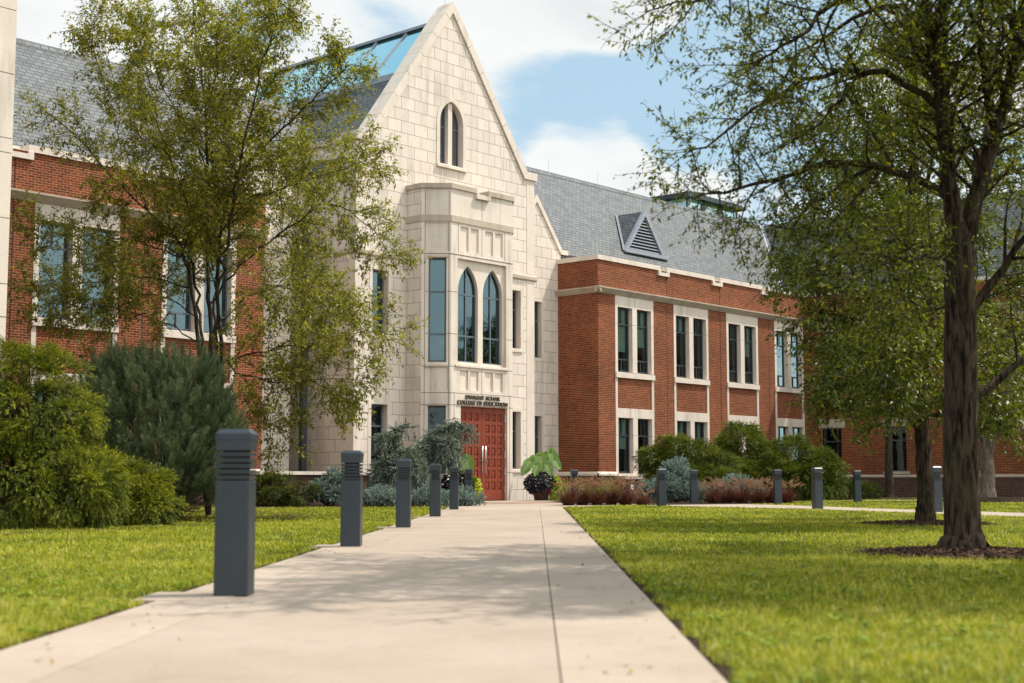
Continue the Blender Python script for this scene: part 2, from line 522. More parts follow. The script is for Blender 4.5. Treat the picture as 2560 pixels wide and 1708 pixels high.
# planting beds (dark mulch)
def bed(name, pts):
    sheet(name, pts, 0.012, SOIL, None, 'structure')
bed('planting_bed', [(23.5, 29.9), (26.2, 29.0), (28.6, 28.2), (29.9, 28.4), (31.2, 29.4), (31.4, 31.4), (31.4, 32.9), (23.5, 32.9)])
bed('planting_bed', [(33.7, 24.9), (38.6, 23.0), (41.3, 25.0), (48.5, 25.3), (49.5, 27.5), (50, 32.9), (36.6, 32.9), (36.5, 31.3), (35.8, 27.2)])
bed('planting_bed', [(9.5, 17.5), (14.5, 19.5), (18.5, 21.5), (21, 26), (22, 32.9), (9.0, 32.9)])

# ------------------------------------------------------------------ the building
Y0 = 33.0                                    # plane of the wings and of the gabled pavilion
BLD = empty('college_building', (33.8, Y0, 0), 'red brick and limestone college building with slate roofs and tall gabled stone entrance', 'building')
ORG[BLD.name] = np.array([33.8, Y0, 0.0])

def part(mb, name, mat, parent=None, **kw):
    return mb.build(name, mat, parent or BLD, **kw)

def fbox(mb, fn, u0, u1, v0, v1, w0, w1):
    vs = [fn(u, v, w) for w in (w0, w1) for (u, v) in ((u0, v0), (u1, v0), (u1, v1), (u0, v1))]
    mb.add(vs, [(0, 1, 2, 3), (7, 6, 5, 4), (0, 4, 5, 1), (1, 5, 6, 2), (2, 6, 7, 3), (3, 7, 4, 0)])

def side(X):             # plane facing -X, u = -Y
    return lambda u, v, w=0.0: (X + w, -u, v)

def glazing(win, fn, op, trans, vbars, wd=0.20, glass=None, frame=None, fr=0.055, blinds=None):
    """frame bars, pane and blind for one opening, all sub-parts of the window"""
    u0, u1, v0, v1 = op
    f = MB()
    fbox(f, fn, u0, u0 + fr, v0, v1, wd - .03, wd + .05); fbox(f, fn, u1 - fr, u1, v0, v1, wd - .03, wd + .05)
    fbox(f, fn, u0 + fr, u1 - fr, v0, v0 + fr, wd - .028, wd + .048); fbox(f, fn, u0 + fr, u1 - fr, v1 - fr, v1, wd - .028, wd + .048)
    for t in trans:
        fbox(f, fn, u0 + fr, u1 - fr, t - fr / 2, t + fr / 2, wd - .026, wd + .046)
    for (u, a, b) in vbars:
        fbox(f, fn, u - .022, u + .022, a, b, wd - .022, wd + .04)
    p = MB()
    p.panel(rect(u0 + fr, u1 - fr, v0 + fr, v1 - fr), [], lambda u, v: fn(u, v, wd + .012))
    part(f, 'frame', frame or FRAMED, win)
    part(p, 'pane', glass or GLASS_D, win)
    if blinds:
        b = MB()
        z = v1 - fr
        while z > blinds:
            lo = max(z - .047, blinds)
            b.add([fn(u0 + .06, z, wd + .13), fn(u1 - .06, z, wd + .13), fn(u1 - .06, lo, wd + .105), fn(u0 + .06, lo, wd + .105)], [(3, 2, 1, 0)])
            z -= .052
        part(b, 'blind', BLIND, win)

def bay_column(c, fn, ub=None, lb=None, glass=None, frame=None, lower=True):
    """a two-storey stone-framed stack: upper pair of windows, brick panel, lower pair"""
    s = MB()
    H, J, M = 1.255, 1.10, .15
    fbox(s, fn, c - H, c - .006, 7.47, 7.90, -.02, .22); fbox(s, fn, c + .006, c + H, 7.47, 7.90, -.02, .22)
    for a, b in ((c - H, c - J), (c - M, c + M), (c + J, c + H)):
        fbox(s, fn, a, b, 6.815, 7.47, -.018, .22); fbox(s, fn, a, b, 4.93, 6.803, -.018, .22)
    s.prism([(-.075, 4.90), (.22, 4.95), (.22, 4.70), (-.075, 4.70)], lambda w, v, u: fn(u, v, w), c - H - .01, c - .006)
    s.prism([(-.075, 4.90), (.22, 4.95), (.22, 4.70), (-.075, 4.70)], lambda w, v, u: fn(u, v, w), c + .006, c + H + .01)
    up = part(s, 'window', TRIM)
    for i, (a, b) in enumerate(((c - J, c - M), (c + M, c + J))):
        m = (a + b) / 2
        glazing(up, fn, (a, b, 4.95, 7.47), (6.81, 5.44), ((m, 6.83, 7.42), (m, 5.0, 5.42)), glass=glass, frame=frame, blinds=(ub[i] if ub else None))
    s = MB()
    fbox(s, fn, c - H, c - J - .02, 3.52, 4.70, -.016, .2); fbox(s, fn, c + J + .02, c + H, 3.52, 4.70, -.016, .2)
    fbox(s, fn, c - H, c - .006, 3.15, 3.52, -.02, .22); fbox(s, fn, c + .006, c + H, 3.15, 3.52, -.02, .22)
    for a, b in ((c - H, c - J), (c - M, c + M), (c + J, c + H)):
        fbox(s, fn, a, b, 2.476, 3.15, -.018, .22); fbox(s, fn, a, b, 1.0, 2.464, -.018, .22)
    lo = part(s, 'window', TRIM)
    if lower:
        for i, (a, b) in enumerate(((c - J, c - M), (c + M, c + J))):
            m = (a + b) / 2
            glazing(lo, fn, (a, b, 1.02, 3.15), (2.47,), ((m, 2.5, 3.1),), glass=glass, frame=frame, blinds=(lb[i] if lb else None))
    p = MB(); fbox(p, fn, c - J - .02, c + J + .02, 3.52, 4.70, .02, .12)
    part(p, 'brick_panel', BRICK)

def wing(u0, u1, cols, joints, scup, fn, ends):
    """brick wing front: wall, corbel band, coping, plinth"""
    w = MB()
    w.panel(rect(u0, u1, 1.0, 9.19), [rect(c - 1.255, c + 1.255, 1.001, 7.90) for c in cols], fn)
    for (a, b) in ends:
        w.add([a + (1.0,), b + (1.0,), b + (9.19,), a + (9.19,)], [(0, 1, 2, 3)])
    part(w, 'brick_wall', BRICK)
    b = MB()
    prof = [(0.0, 7.90), (-.04, 7.90), (-.22, 8.085), (-.22, 8.125), (-.02, 8.16), (.0, 8.16)]
    b.prism(prof, lambda d, v, u: fn(u, v, d), u0 - (.2 if ends else 0), u1)
    part(b, 'corbel_band', TRIM2)
    k = MB()
    cuts = [u0 - (.06 if ends else 0)] + [x for s in scup for x in (s - .22, s + .22)] + [u1]
    for a, c_ in zip(cuts[0::2], cuts[1::2]):
        n = max(1, int((c_ - a) / 1.25)); e = np.linspace(a, c_, n + 1)
        for q0, q1 in zip(e[:-1], e[1:]):
            fbox(k, fn, q0 + .004, q1 - .004, 9.19, 9.37, -.06, .40)
    part(k, 'coping', TRIM)
    for s in scup:
        q = MB()
        fbox(q, fn, s - .37, s + .37, 8.98, 9.12, -.09, .05)
        fbox(q, fn, s - .37, s - .22, 9.12, 9.185, -.09, -.002); fbox(q, fn, s + .22, s + .37, 9.12, 9.185, -.09, -.002)
        fbox(q, fn, s - .215, s + .215, 9.195, 9.21, -.05, .40); fbox(q, fn, s - .215, s + .215, 9.21, 9.36, .30, .40)
        part(q, 'scupper', TRIM)
    for u in joints:
        j = MB(); fbox(j, fn, u - .014, u + .014, 1.1, 7.89, -.004, .01); fbox(j, fn, u - .014, u + .014, 8.17, 8.97, -.004, .01)
        part(j, 'control_joint', SEAL)

F0 = front(Y0)
# --- right wing
XR, XE = 41.84, 57.3
colsR = [44.15, 48.06, 51.96, 55.87]
wing(XR, XE, colsR, [46.35, 50.25, 54.15], [46.10, 50.00, 53.90], F0, [((XR, 36.0), (XR, Y0))])
rt_ = MB()                                           # coping and band on the return
SR = side(XR)
rt_.prism([(0.0, 7.90), (-.04, 7.90), (-.22, 8.085), (-.22, 8.125), (-.02, 8.16), (.0, 8.16)], lambda d, v, u: SR(u, v, d), -35.0, -(Y0 - .2))
part(rt_, 'corbel_band', TRIM2)
rt_ = MB(); fbox(rt_, SR, -35.0, -(Y0 + .005 - .06), 9.192, 9.372, -.062, .40)
part(rt_, 'coping', TRIM)
bl = [((5.75, 6.0), (1.95, None)), ((6.9, None), (2.6, 2.5)), ((None, 6.15), (2.7, None)), ((6.9, None), (None, None))]
for c, (ub, lb) in zip(colsR, bl):
    bay_column(c, F0, ub, lb)
pl = MB()                                            # weathered water table and darker plinth
prof = [(0.0, 1.06), (-.09, .99), (-.09, .91), (0.0, .91)]
for a, b in ((XR - .09, 42.89), ):
    pl.prism(prof, lambda d, v, u: F0(u, v, d), a, b)
SRp = [(0.0, 1.06), (-.09, .99), (-.09, .91), (0.0, .91)]
pl.prism(SRp, lambda d, v, u: SR(u, v, d), -35.0, -(Y0 - .088))
for c in colsR:
    pl.box(c - 1.27, c + 1.27, Y0 - .14, Y0 + .2, .86, .998)
for a, b in ((45.42, 46.79), (49.33, 50.69), (53.23, 54.6)):
    pl.prism(prof, lambda d, v, u: F0(u, v, d), a, b)
part(pl, 'water_table', TRIM)
pb = MB(); pb.box(XR - .03, XE, Y0 - .08, Y0 + .1, -.1, .86); pb.box(XR - .032, XR + .05, Y0 - .06, 35.0, -.1, .905)
pb.box(XR + .9, 45.5, Y0 - .55, Y0 - .081, -.1, .78)
part(pb, 'plinth', BRICKD)
cp = MB(); cp.box(XR + .86, 45.54, Y0 - .6, Y0 - .082, .78, .90)
part(cp, 'plinth_cap', TRIM2)
wl = MB(); wl.box(43.6, 43.85, Y0 - .62, Y0 - .55, .50, .72); wl.box(43.58, 43.87, Y0 - .66, Y0 - .552, .722, .75)
part(wl, 'vent_box', TRIM2)
dm = MB()
for i in range(1):
    pts = [(43.15 + .10 * math.cos(t), .47 + .10 * math.sin(t)) for t in np.linspace(0, 2 * math.pi, 16, endpoint=False)]
    dm.prism(pts, lambda u, v, w: (u, w, v), Y0 - .59, Y0 - .552)
part(dm, 'round_plate', mat_plain('white_enamel', (.7, .7, .7), 0.4))
# --- left wing
XL = 25.85
colsL = [15.75, 19.65, 23.55]
wing(10.0, XL, colsL, [17.8, 21.7, 25.6][:2], [17.9, 21.75], F0, [])
wl_ = MB(); wl_.add([(XL, Y0, 1.0), (XL, 36, 1.0), (XL, 36, 9.19), (XL, Y0, 9.19)], [(0, 1, 2, 3)])
part(wl_, 'brick_wall', BRICK)
for c in colsL:
    bay_column(c, F0, (7.0, 7.25), (2.6, 2.6), glass=GLASS_T, frame=FRAME)
pl = MB(); pl.prism(prof, lambda d, v, u: F0(u, v, d), 10.0, XL + .09)
pl.prism([(0, 1.06), (.09, .99), (.09, .91), (0, .91)], lambda d, v, u: (XL + d, u, v), Y0 - .088, 35.0)
part(pl, 'water_table', TRIM)
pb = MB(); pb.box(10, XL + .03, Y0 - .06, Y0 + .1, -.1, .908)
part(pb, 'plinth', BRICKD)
# --- dark rooms behind the glass
iw = MB()
iw.box(10.2, XL - .1, Y0 + 1.6, Y0 + 1.7, .2, 9.0)
iw.box(XR + .1, XE - .1, Y0 + 1.6, Y0 + 1.7, .2, 9.0)
iw.box(10.2, XL - .1, Y0 + .12, Y0 + 1.6, 3.9, 4.0); iw.box(XR + .1, XE - .1, Y0 + .12, Y0 + 1.6, 3.9, 4.0)
part(iw, 'interior_wall', DARK)

# --- main roofs: two long slate slopes, one over each wing, and the roof of the far side wing
SL = 1.29
ZE, YE = 9.65, 35.0
YR = 38.30; ZR = ZE + SL * (YR - YE)
YM = 36.45                                           # behind the entrance the eave steps back
XV = 62.27
for x0, x1, ye in ((9.0, 25.8, YE), (25.8, 41.95, YM), (41.95, XV, YE)):
    r = MB()
    ze = ZR - SL * (YR - ye)
    r.prism([(ye, ze), (YR, ZR), (2 * YR - YE, ZE), (2 * YR - YE, ze - .3), (ye, ze - .3)], lambda y, z, x: (x, y, z), x0, x1)
    part(r, 'roof', SLATE)
rc = MB(); 
for x in np.arange(9.0, XV - .2, .30):                 # slate ridge caps
    rc.prism([(YR - .16, ZR - .19), (YR, ZR + .035), (YR + .16, ZR - .19), (YR, ZR - .02)], lambda y, z, u: (u, y, z), x, x + .29)
part(rc, 'ridge_cap', SLATE)
# far side wing: ridge runs towards the viewer
r = MB()
r.prism([(XV - 3.3, ZE), (XV, ZR), (XV + 3.3, ZE)], lambda x, z, y: (x, y, z), 15.0, 41.6)
part(r, 'side_roof', SLATE)
vf = MB()                                            # bright valley flashing
dv = np.array([-1.0, -1.0, -SL]); nv = np.array([1, -1, 0]) / math.sqrt(2)
p0 = np.array([XV, YR, ZR + .03]); p1 = p0 + dv * 3.28
for s_, w_ in ((-1, .10), (1, .10)):
    lift = np.array([0, 0, SL * w_ / math.sqrt(2)])
    vf.add([p0, p0 + nv * s_ * w_ + lift, p1 + nv * s_ * w_ + lift, p1], [(0, 1, 2, 3)])
part(vf, 'valley_flashing', LEAD)

# --- dormer louvre on the right roof
xc, yf, zb, zt, hw = 48.40, 35.57, 10.40, 12.33, 1.475
d = MB()
yb = yf + (zt - zb) / SL
d.add([(xc, yf, zt), (xc, yb + .02, zt), (xc - hw, yf, zb), (xc + hw, yf, zb)], [(0, 1, 2), (0, 3, 1)])
dm_ = part(d, 'dormer', SLATE)
fr_ = MB()
def tri(s, dz=0.0):
    return [(xc - hw * s, zb + .04 + dz), (xc + hw * s, zb + .04 + dz), (xc, zb + .04 + dz + (zt - zb) * s)]
fr_.panel(tri(1.03, -.04), [tri(.82, .10)], lambda u, v: (u, yf - .05, v))
fr_.loop_wall(tri(1.03, -.04), lambda u, v, w: (u, w, v), yf - .05, yf + .12)
fr_.loop_wall(tri(.82, .10), lambda u, v, w: (u, w, v), yf - .05, yf + .12)
part(fr_, 'louvre_frame', LEAD, dm_)
lv = MB()
z = zb + .17
while z < zt - .25:
    s = (zt - .20 - z) / (zt - .20 - (zb + .14)); h = hw * .82 * max(s, .05)
    lv.prism([(yf - .02, z), (yf + .10, z + .10), (yf + .12, z + .10), (yf, z - .015)], lambda y, zz, x: (x, y, zz), xc - h, xc + h)
    z += .135
part(lv, 'louvre_blade', LEAD, dm_)
bk = MB(); bk.panel(tri(.83, .10), [], lambda u, v: (u, yf + .13, v)); part(bk, 'louvre_back', DARK, dm_)
fl_ = MB()
a0, a1 = np.array([xc - hw - .02, yf - .04, zb - .02]), np.array([xc, yb, zt])
for s_ in (-1, 1):
    q0 = np.array([xc + s_ * (hw + .02), yf - .04, zb]); q1 = np.array([xc + s_ * .02, yb, zt])
    off = np.array([s_ * .16, 0, 0.0]); up_ = np.array([0, -.03, .035])
    fl_.add([q0 + up_, q0 + off + up_, q1 + off + up_, q1 + up_], [(0, 1, 2, 3), (3, 2, 1, 0)])
fl_.box(xc - hw - .1, xc + hw + .1, yf - .16, yf - .052, zb - .05, zb + .0)
part(fl_, 'flashing', LEAD, dm_)

# --- far side wing (faces -X)
FS = side(XE)
w = MB()
wins = [31.68, 28.55, 25.40, 22.25, 19.1]
holes = []
for y in wins:
    holes += [rect(-y - .47, -y + .47, 1.12, 3.10), rect(-y - .47, -y + .47, 5.0, 7.5)]
w.panel(rect(-Y0, -13.0, .95, 9.2), holes, FS)
w.add([(XE, 13.0, .95), (66.0, 13.0, .95), (66, 13.0, 9.2), (XE, 13.0, 9.2)], [(0, 1, 2, 3)])
w.add([(XV - 3.3, 15.01, ZE), (XV + 3.3, 15.01, ZE), (XV, 15.01, ZR - .05)], [(0, 1, 2)])
part(w, 'side_wall', BRICK)
for y in wins:
    for (z0, z1) in ((1.12, 3.10), (5.0, 7.5)):
        s = MB(); fbox(s, FS, -y - .66, -y + .66, z1, z1 + .40, -.02, .2)
        wn = part(s, 'window', TRIM2)
        s = MB(); fbox(s, FS, -y - .62, -y + .62, z0 - .12, z0, -.05, .2); part(s, 'sill', TRIM2, wn)
        glazing(wn, FS, (-y - .47, -y + .47, z0, z1), (z0 + (z1 - z0) * .69,), (), wd=.12)
s = MB(); s.prism([(0, .98), (-.09, .93), (-.09, .86), (0, .86)], lambda d_, v, u: FS(u, v, d_), -Y0, -13.0)
part(s, 'water_table', TRIM2)
s = MB(); s.box(XE - .06, XE + .1, 13, Y0, -.1, .86); part(s, 'plinth', BRICKD)
s = MB()
for y in np.arange(13.0, Y0 - .5, 1.25):
    s.box(XE - .06, XE + .4, y + .004, min(y + 1.246, Y0 - .07), 9.20, 9.37)
part(s, 'coping', TRIM)
s = MB(); s.prism([(0.0, 7.90), (-.04, 7.90), (-.22, 8.085), (-.22, 8.125), (-.02, 8.16), (.0, 8.16)], lambda d_, v, u: FS(u, v, d_), -(Y0 - .21), -13.0); part(s, 'corbel_band', TRIM2)
s = MB(); s.box(XE + 1.2, XE + 1.3, 13.2, Y0, .2, 9.0); part(s, 'interior_wall', DARK)

# --- projecting left end of the building: its stone corner closes the picture on the left
s = MB()
px, py = 11.75, 21.9
for k, (a, b) in enumerate(((-.1, 1.25), (1.25, 2.35), (2.35, 3.47), (3.47, 4.03), (4.03, 5.15), (5.15, 6.27), (6.27, 6.52), (6.52, 7.64), (7.64, 8.76), (8.76, 9.88), (9.88, 11.0))):
    s.box(px - 1.3, px, py, py + 1.2, a + .007, b - .007)
    s.box(px - 7, px - 1.31, py + .02, py + 1.2, a + .007, b - .007)
part(s, 'corner_pier', TRIM)
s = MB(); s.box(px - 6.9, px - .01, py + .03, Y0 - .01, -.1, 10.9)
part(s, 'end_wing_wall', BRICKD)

# --- entrance pavilion (limestone)
XA, XB, XM = 29.45, 38.10, 33.78
ZK = 11.65
s = MB()
gw = arch(33.06, 34.50, 11.34, 12.93, 13.86)
nl = [rect(30.06, 31.02, 5.25, 7.62), rect(30.06, 31.02, .98, 3.28), rect(36.54, 37.50, 5.25, 7.62), rect(36.54, 37.50, .98, 3.28)]
bayhole = rect(31.70, 36.03, 0.0, 10.30)
outer = [(XA, 0), (31.70, 0), (31.70, 10.3), (36.03, 10.3), (36.03, 0), (XB, 0), (XB, ZK), (37.5, ZK), (XM, 16.86), (30.06, ZK), (XA, ZK)]
s.panel(outer, [gw] + nl, lambda u, v: F0(u, v))
s.add([(XA, 36.6, 0), (XA, Y0, 0), (XA, Y0, ZK), (XA, 36.6, ZK)], [(0, 1, 2, 3)])          # left return
s.add([(XB, Y0, 0), (XB, 36.6, 0), (XB, 36.6, ZK), (XB, Y0, ZK)], [(0, 1, 2, 3)])
part(s, 'stone_gable_wall', STONE)
# plain corner strips and quoins of the pavilion
q = MB()
for (a, b) in ((XA - .012, XA + .30), (XB - .40, XB + .012)):
    q = MB(); q.box(a, b, Y0 - .014, Y0 + .35, 0, 7.915); q.box(a, b, Y0 - .014, Y0 + .35, 8.145, ZK - .01)
    part(q, 'corner_strip', TRIM)
q = MB(); q.box(XA - .013, XA + .01, 35.6, 36.61, 0, ZK); part(q, 'corner_strip', TRIM)
# string course
PS = [(0.0, 7.90), (-.07, 7.95), (-.07, 8.06), (0.0, 8.15)]
for fn_, a, b in ((lambda d_, v, u: F0(u, v, d_), XA - .07, 31.70), (lambda d_, v, u: F0(u, v, d_), 36.03, XB + .12), (lambda d_, v, u: (XA + d_, u, v), Y0 - .068, 36.6)):
    q = MB(); q.prism(PS, fn_, a, b); part(q, 'string_course', TRIM2)
# gable coping with kneelers
k = MB()
def rake(x0, z0, x1, z1, nseg, sgn):
    dx, dz = x1 - x0, z1 - z0
    L = math.hypot(dx, dz); nx, nz = -dz / L * sgn, dx / L * sgn
    T = .27
    for i in range(nseg):
        a, b = i / nseg + .0012, (i + 1) / nseg - .0012
        p = [(x0 + dx * a, z0 + dz * a), (x0 + dx * b, z0 + dz * b)]
        poly = [p[0], p[1], (p[1][0] + nx * T, p[1][1] + nz * T), (p[0][0] + nx * T, p[0][1] + nz * T)]
        k.prism(poly, lambda u, v, w: (u, w, v), Y0 - .07, Y0 + .62)
rake(30.03, 11.66, XM - .18, 16.61, 6, 1)
rake(37.53, 11.66, XM + .18, 16.61, 6, -1)
k.prism([(XM - .18, 16.61), (XM, 16.86), (XM + .18, 16.61), (XM + .395, 16.765), (XM, 17.24), (XM - .395, 16.765)], lambda u, v, w: (u, w, v), Y0 - .075, Y0 + .625)
k.prism([(XA - .08, 11.62), (30.04, 11.62), (30.04, 11.66), (29.82, 11.82), (29.72, 11.90), (XA - .08, 11.90)], lambda u, v, w: (u, w, v), Y0 - .08, Y0 + .7)
k.prism([(XB + .12, 11.62), (37.52, 11.62), (37.52, 11.66), (37.74, 11.82), (37.84, 11.90), (XB + .12, 11.90)], lambda u, v, w: (u, w, v), Y0 - .08, Y0 + .7)
k.box(XA - .08, XA + .3, Y0 + .701, 40.0, 11.62, 11.80)
k.box(XB - .3, XB + .12, Y0 + .701, 40.0, 11.62, 11.80)
part(k, 'gable_coping', TRIM)
# gable window
go = arch(33.21, 34.35, 11.48, 12.93, 13.71)
s = MB()
s.panel(gw, [go], lambda u, v: F0(u, v, -.025)); s.loop_wall(gw, F0, -.025, .05); s.loop_wall(go, F0, -.025, .30)
fbox(s, F0, XM - .10, XM + .10, 11.48, 13.66, .06, .28)
s.prism([(-.10, 11.34), (-.10, 11.42), (.25, 11.485), (.25, 11.34)], lambda w, v, u: F0(u, v, w), 33.05, 34.51)
gwin = part(s, 'gable_window', TRIM)
f = MB()
gi = arch(33.25, 34.31, 11.51, 12.93, 13.66)
f.panel(go, [gi], lambda u, v: F0(u, v, .22)); f.loop_wall(gi, F0, .22, .27)
for a, b in ((33.25, XM - .10), (XM + .10, 34.31)):
    fbox(f, F0, a, b, 12.78, 12.83, .215, .26)
for u in (XM - .125, XM + .125):
    fbox(f, F0, u - .025, u + .025, 11.5, 13.5, .21, .262)
part(f, 'frame', FRAME, gwin)
p = MB(); p.panel(go, [], lambda u, v: F0(u, v, .25)); part(p, 'pane', mat_glass('pale_gable_glass', (.25, .30, .36), (.62, .70, .80), 0.36), gwin)
# four narrow windows beside the bay
for a, (z0, z1), tr in ((30.06, (5.25, 7.62), 6.82), (30.06, (.98, 3.28), 2.47), (36.54, (5.25, 7.62), 6.82), (36.54, (.98, 3.28), 2.47)):
    s = MB()
    o = rect(a, a + .96, z0, z1); i = rect(a + .13, a + .83, z0 + .16, z1 - .12)
    s.panel(o, [i], lambda u, v: F0(u, v, -.012)); s.loop_wall(o, F0, -.012, .03); s.loop_wall(i, F0, -.012, .30)
    s.prism([(-.05, z0 + .03), (-.05, z0 + .12), (.24, z0 + .165), (.24, z0 + .03)], lambda w, v, u: F0(u, v, w), a + .06, a + .90)
    wn = part(s, 'narrow_window', TRIM)
    glazing(wn, F0, (a + .13, a + .83, z0 + .16, z1 - .12), (tr,), (), wd=.25, glass=GLASS_T if z0 > 3 and a < 33 else GLASS_D, frame=FRAME)
iw = MB(); iw.box(XA + .1, XB - .1, 34.6, 34.7, .1, 11.4); part(iw, 'interior_wall', DARK)

# --- projecting entrance bay
YB, XB0, XB1, YCH = 31.6, 32.36, 35.37, 32.29
FB = front(YB)
a_, b_ = np.array([31.68, YCH, 0]), np.array([XB0, YB, 0])
tch = (b_ - a_) / np.linalg.norm(b_ - a_); nin = np.array([-tch[1], tch[0], 0])     # inward normal
LCH = np.linalg.norm(b_ - a_)
def FC(u, v, w=0.0):
    p = a_ + tch * u + nin * w
    return (p[0], p[1], v)
a2 = np.array([XB1, YB, 0]); b2 = np.array([36.05, YCH, 0])
t2 = (b2 - a2) / np.linalg.norm(b2 - a2); nin2 = np.array([-t2[1], t2[0], 0])
def FC2(u, v, w=0.0):
    p = a2 + t2 * u + nin2 * w
    return (p[0], p[1], v)
ZT = 10.27
s = MB()
s.add([(31.68, Y0, 0), (31.68, YCH, 0), (31.68, YCH, ZT), (31.68, Y0, ZT)], [(0, 1, 2, 3)])
s.add([(36.05, YCH, 0), (36.05, Y0, 0), (36.05, Y0, ZT), (36.05, YCH, ZT)], [(0, 1, 2, 3)])
part(s, 'bay_side_wall', STONE)
s = MB()
CW = [(.24, .82, 4.55, 8.0), (.24, .82, .95, 3.17)]
CP = [(.13, .90, 8.20, 9.12), (.13, .90, 3.64, 4.38), (.13, .90, 9.42, 10.22)]
s.panel(rect(0, LCH, 0, ZT), [rect(*h) for h in CW + CP[:2]], FC)
s.panel(rect(0, LCH, 0, ZT), [rect(*h) for h in CW], FC2)
for h in CW:
    s.loop_wall(rect(*h), FC, 0, .25); s.loop_wall(rect(*h), FC2, 0, .25)
for h in CP[:2]:
    s.loop_wall(rect(*h), FC, 0, .03); s.panel(rect(*h), [], lambda u, v: FC(u, v, .03))
# front face: recess for the arched pair, door opening, blind panels
REC = (32.66, 35.05, 4.52, 7.99)
DO = (32.84, 35.11, .06, 3.15)
PAN = []
for c in (33.235, 34.435):
    for (z0, z1) in ((8.25, 9.06), (3.68, 4.31)):
        PAN += [(c - .44, c - .05, z0, z1), (c + .05, c + .44, z0, z1)]
s.panel(rect(XB0, XB1, 0, ZT), [rect(*REC), rect(DO[0], DO[1], 0.0005, DO[3])] + [rect(*p) for p in PAN], FB)
s.loop_wall(rect(*REC), FB, 0, .11)
s.loop_wall(rect(*DO), FB, 0, .25)
for p_ in PAN:
    s.loop_wall(rect(*p_), FB, 0, .05); s.panel(rect(*p_), [], lambda u, v: FB(u, v, .05))
AR = [arch(32.80, 33.76, 4.60, 6.90, 7.80), arch(34.00, 34.96, 4.60, 6.90, 7.80)]
s.panel(rect(*REC), AR, lambda u, v: FB(u, v, .11))
for A in AR:
    s.loop_wall(A, FB, .11, .26)
part(s, 'entrance_bay', TRIM)
# thin dark joints between the big stones of the bay
j = MB()
def hj(fn, u0, u1, z): fbox(j, fn, u0, u1, z - .009, z + .009, -.003, .01)
def vj(fn, u, z0, z1): fbox(j, fn, u - .009, u + .009, z0, z1, -.003, .01)
for z in (5.48, 6.86):
    hj(FC, 0.13, .235, z); hj(FC, .825, LCH, z); hj(FB, XB0, REC[0] - .005, z); hj(FB, REC[1] + .005, XB1, z)
for z in (3.17, 3.56, 4.42, 8.10):
    hj(FC, 0, LCH, z); hj(FB, XB0, XB1, z)
vj(FC, .90, 0, 10.2); vj(FC, .12, 0, 10.2); vj(FB, XB0 + .17, 0, 3.56); vj(FB, 35.22, 0, 3.56); vj(FB, 33.835, 3.56, 4.42); vj(FB, 33.835, 8.1, 9.16); vj(FB, 33.835, 9.38, ZT)
vj(FB, 32.70, 8.1, 9.16); vj(FB, 34.97, 8.1, 9.16); vj(FB, 33.835, 3.17, 3.3)
hj(FB, 35.11, XB1, 1.0); hj(FC, 0, LCH, 1.0)
part(j, 'stone_joint', mat_plain('grey_mortar', (.17, .145, .12), 0.9, 0.1))
# bands
def bay_band(z0, z1, out, name, mat, bev=.03):
    q = MB()
    o = out
    c45 = o * math.tan(R(22.5))
    plan = [(31.68 - o, Y0), (31.68 - o, YCH - c45), (XB0 - c45, YB - o), (XB1 + c45, YB - o), (36.05 + o, YCH - c45), (36.05 + o, Y0)]
    q.prism(plan, lambda u, v, w: (u, v, w), z0, z1)
    return part(q, name, mat)
bay_band(9.17, 9.38, .035, 'bay_band', TRIM2)
bay_band(8.11, 8.15, .015, 'bay_band', TRIM)
# coping in pieces with a scupper gap
q = MB()
q.prism([(31.62, Y0), (31.62, YCH - .03), (XB0 - .03, YB - .06), (33.52, YB - .06), (33.52, YB + .34), (32.45, YB + .34), (32.0, YCH + .1), (32.0, Y0)], lambda u, v, w: (u, v, w), ZT, 10.43)
q.prism([(34.10, YB - .06), (XB1 + .03, YB - .06), (36.11, YCH - .03), (36.11, Y0), (35.75, Y0), (35.75, YCH + .1), (35.3, YB + .34), (34.10, YB + .34)], lambda u, v, w: (u, v, w), ZT, 10.43)
q.prism([(33.52, YB + .34), (34.10, YB + .34), (34.10, YB + .6), (33.52, YB + .6)], lambda u, v, w: (u, v, w), ZT, 10.42)
part(q, 'bay_coping', TRIM2)
q = MB(); fbox(q, FB, 33.48, 34.14, 10.08, 10.21, -.12, .2); fbox(q, FB, 33.48, 33.55, 10.21, 10.265, -.12, -.005); fbox(q, FB, 34.07, 34.14, 10.21, 10.265, -.12, -.005)
part(q, 'scupper', TRIM)
q = MB(); q.add([(31.7, Y0, ZT - .02), (31.7, YCH, ZT - .02), (XB0, YB + .02, ZT - .02), (XB1, YB + .02, ZT - .02), (36.03, YCH, ZT - .02), (36.03, Y0, ZT - .02)], [(0, 1, 2, 3, 4, 5)])
part(q, 'bay_roof', TRIM2)
# sill
q = MB()
q.prism([(-.05, 4.42), (-.05, 4.49), (.12, 4.535), (.12, 4.42)], lambda w, v, u: FB(u, v, w), 32.56, 35.14)
q.prism([(-.04, 4.42), (-.04, 4.49), (.12, 4.56), (.12, 4.42)], lambda w, v, u: FC(u, v, w), .16, .88)
part(q, 'bay_sill', TRIM)
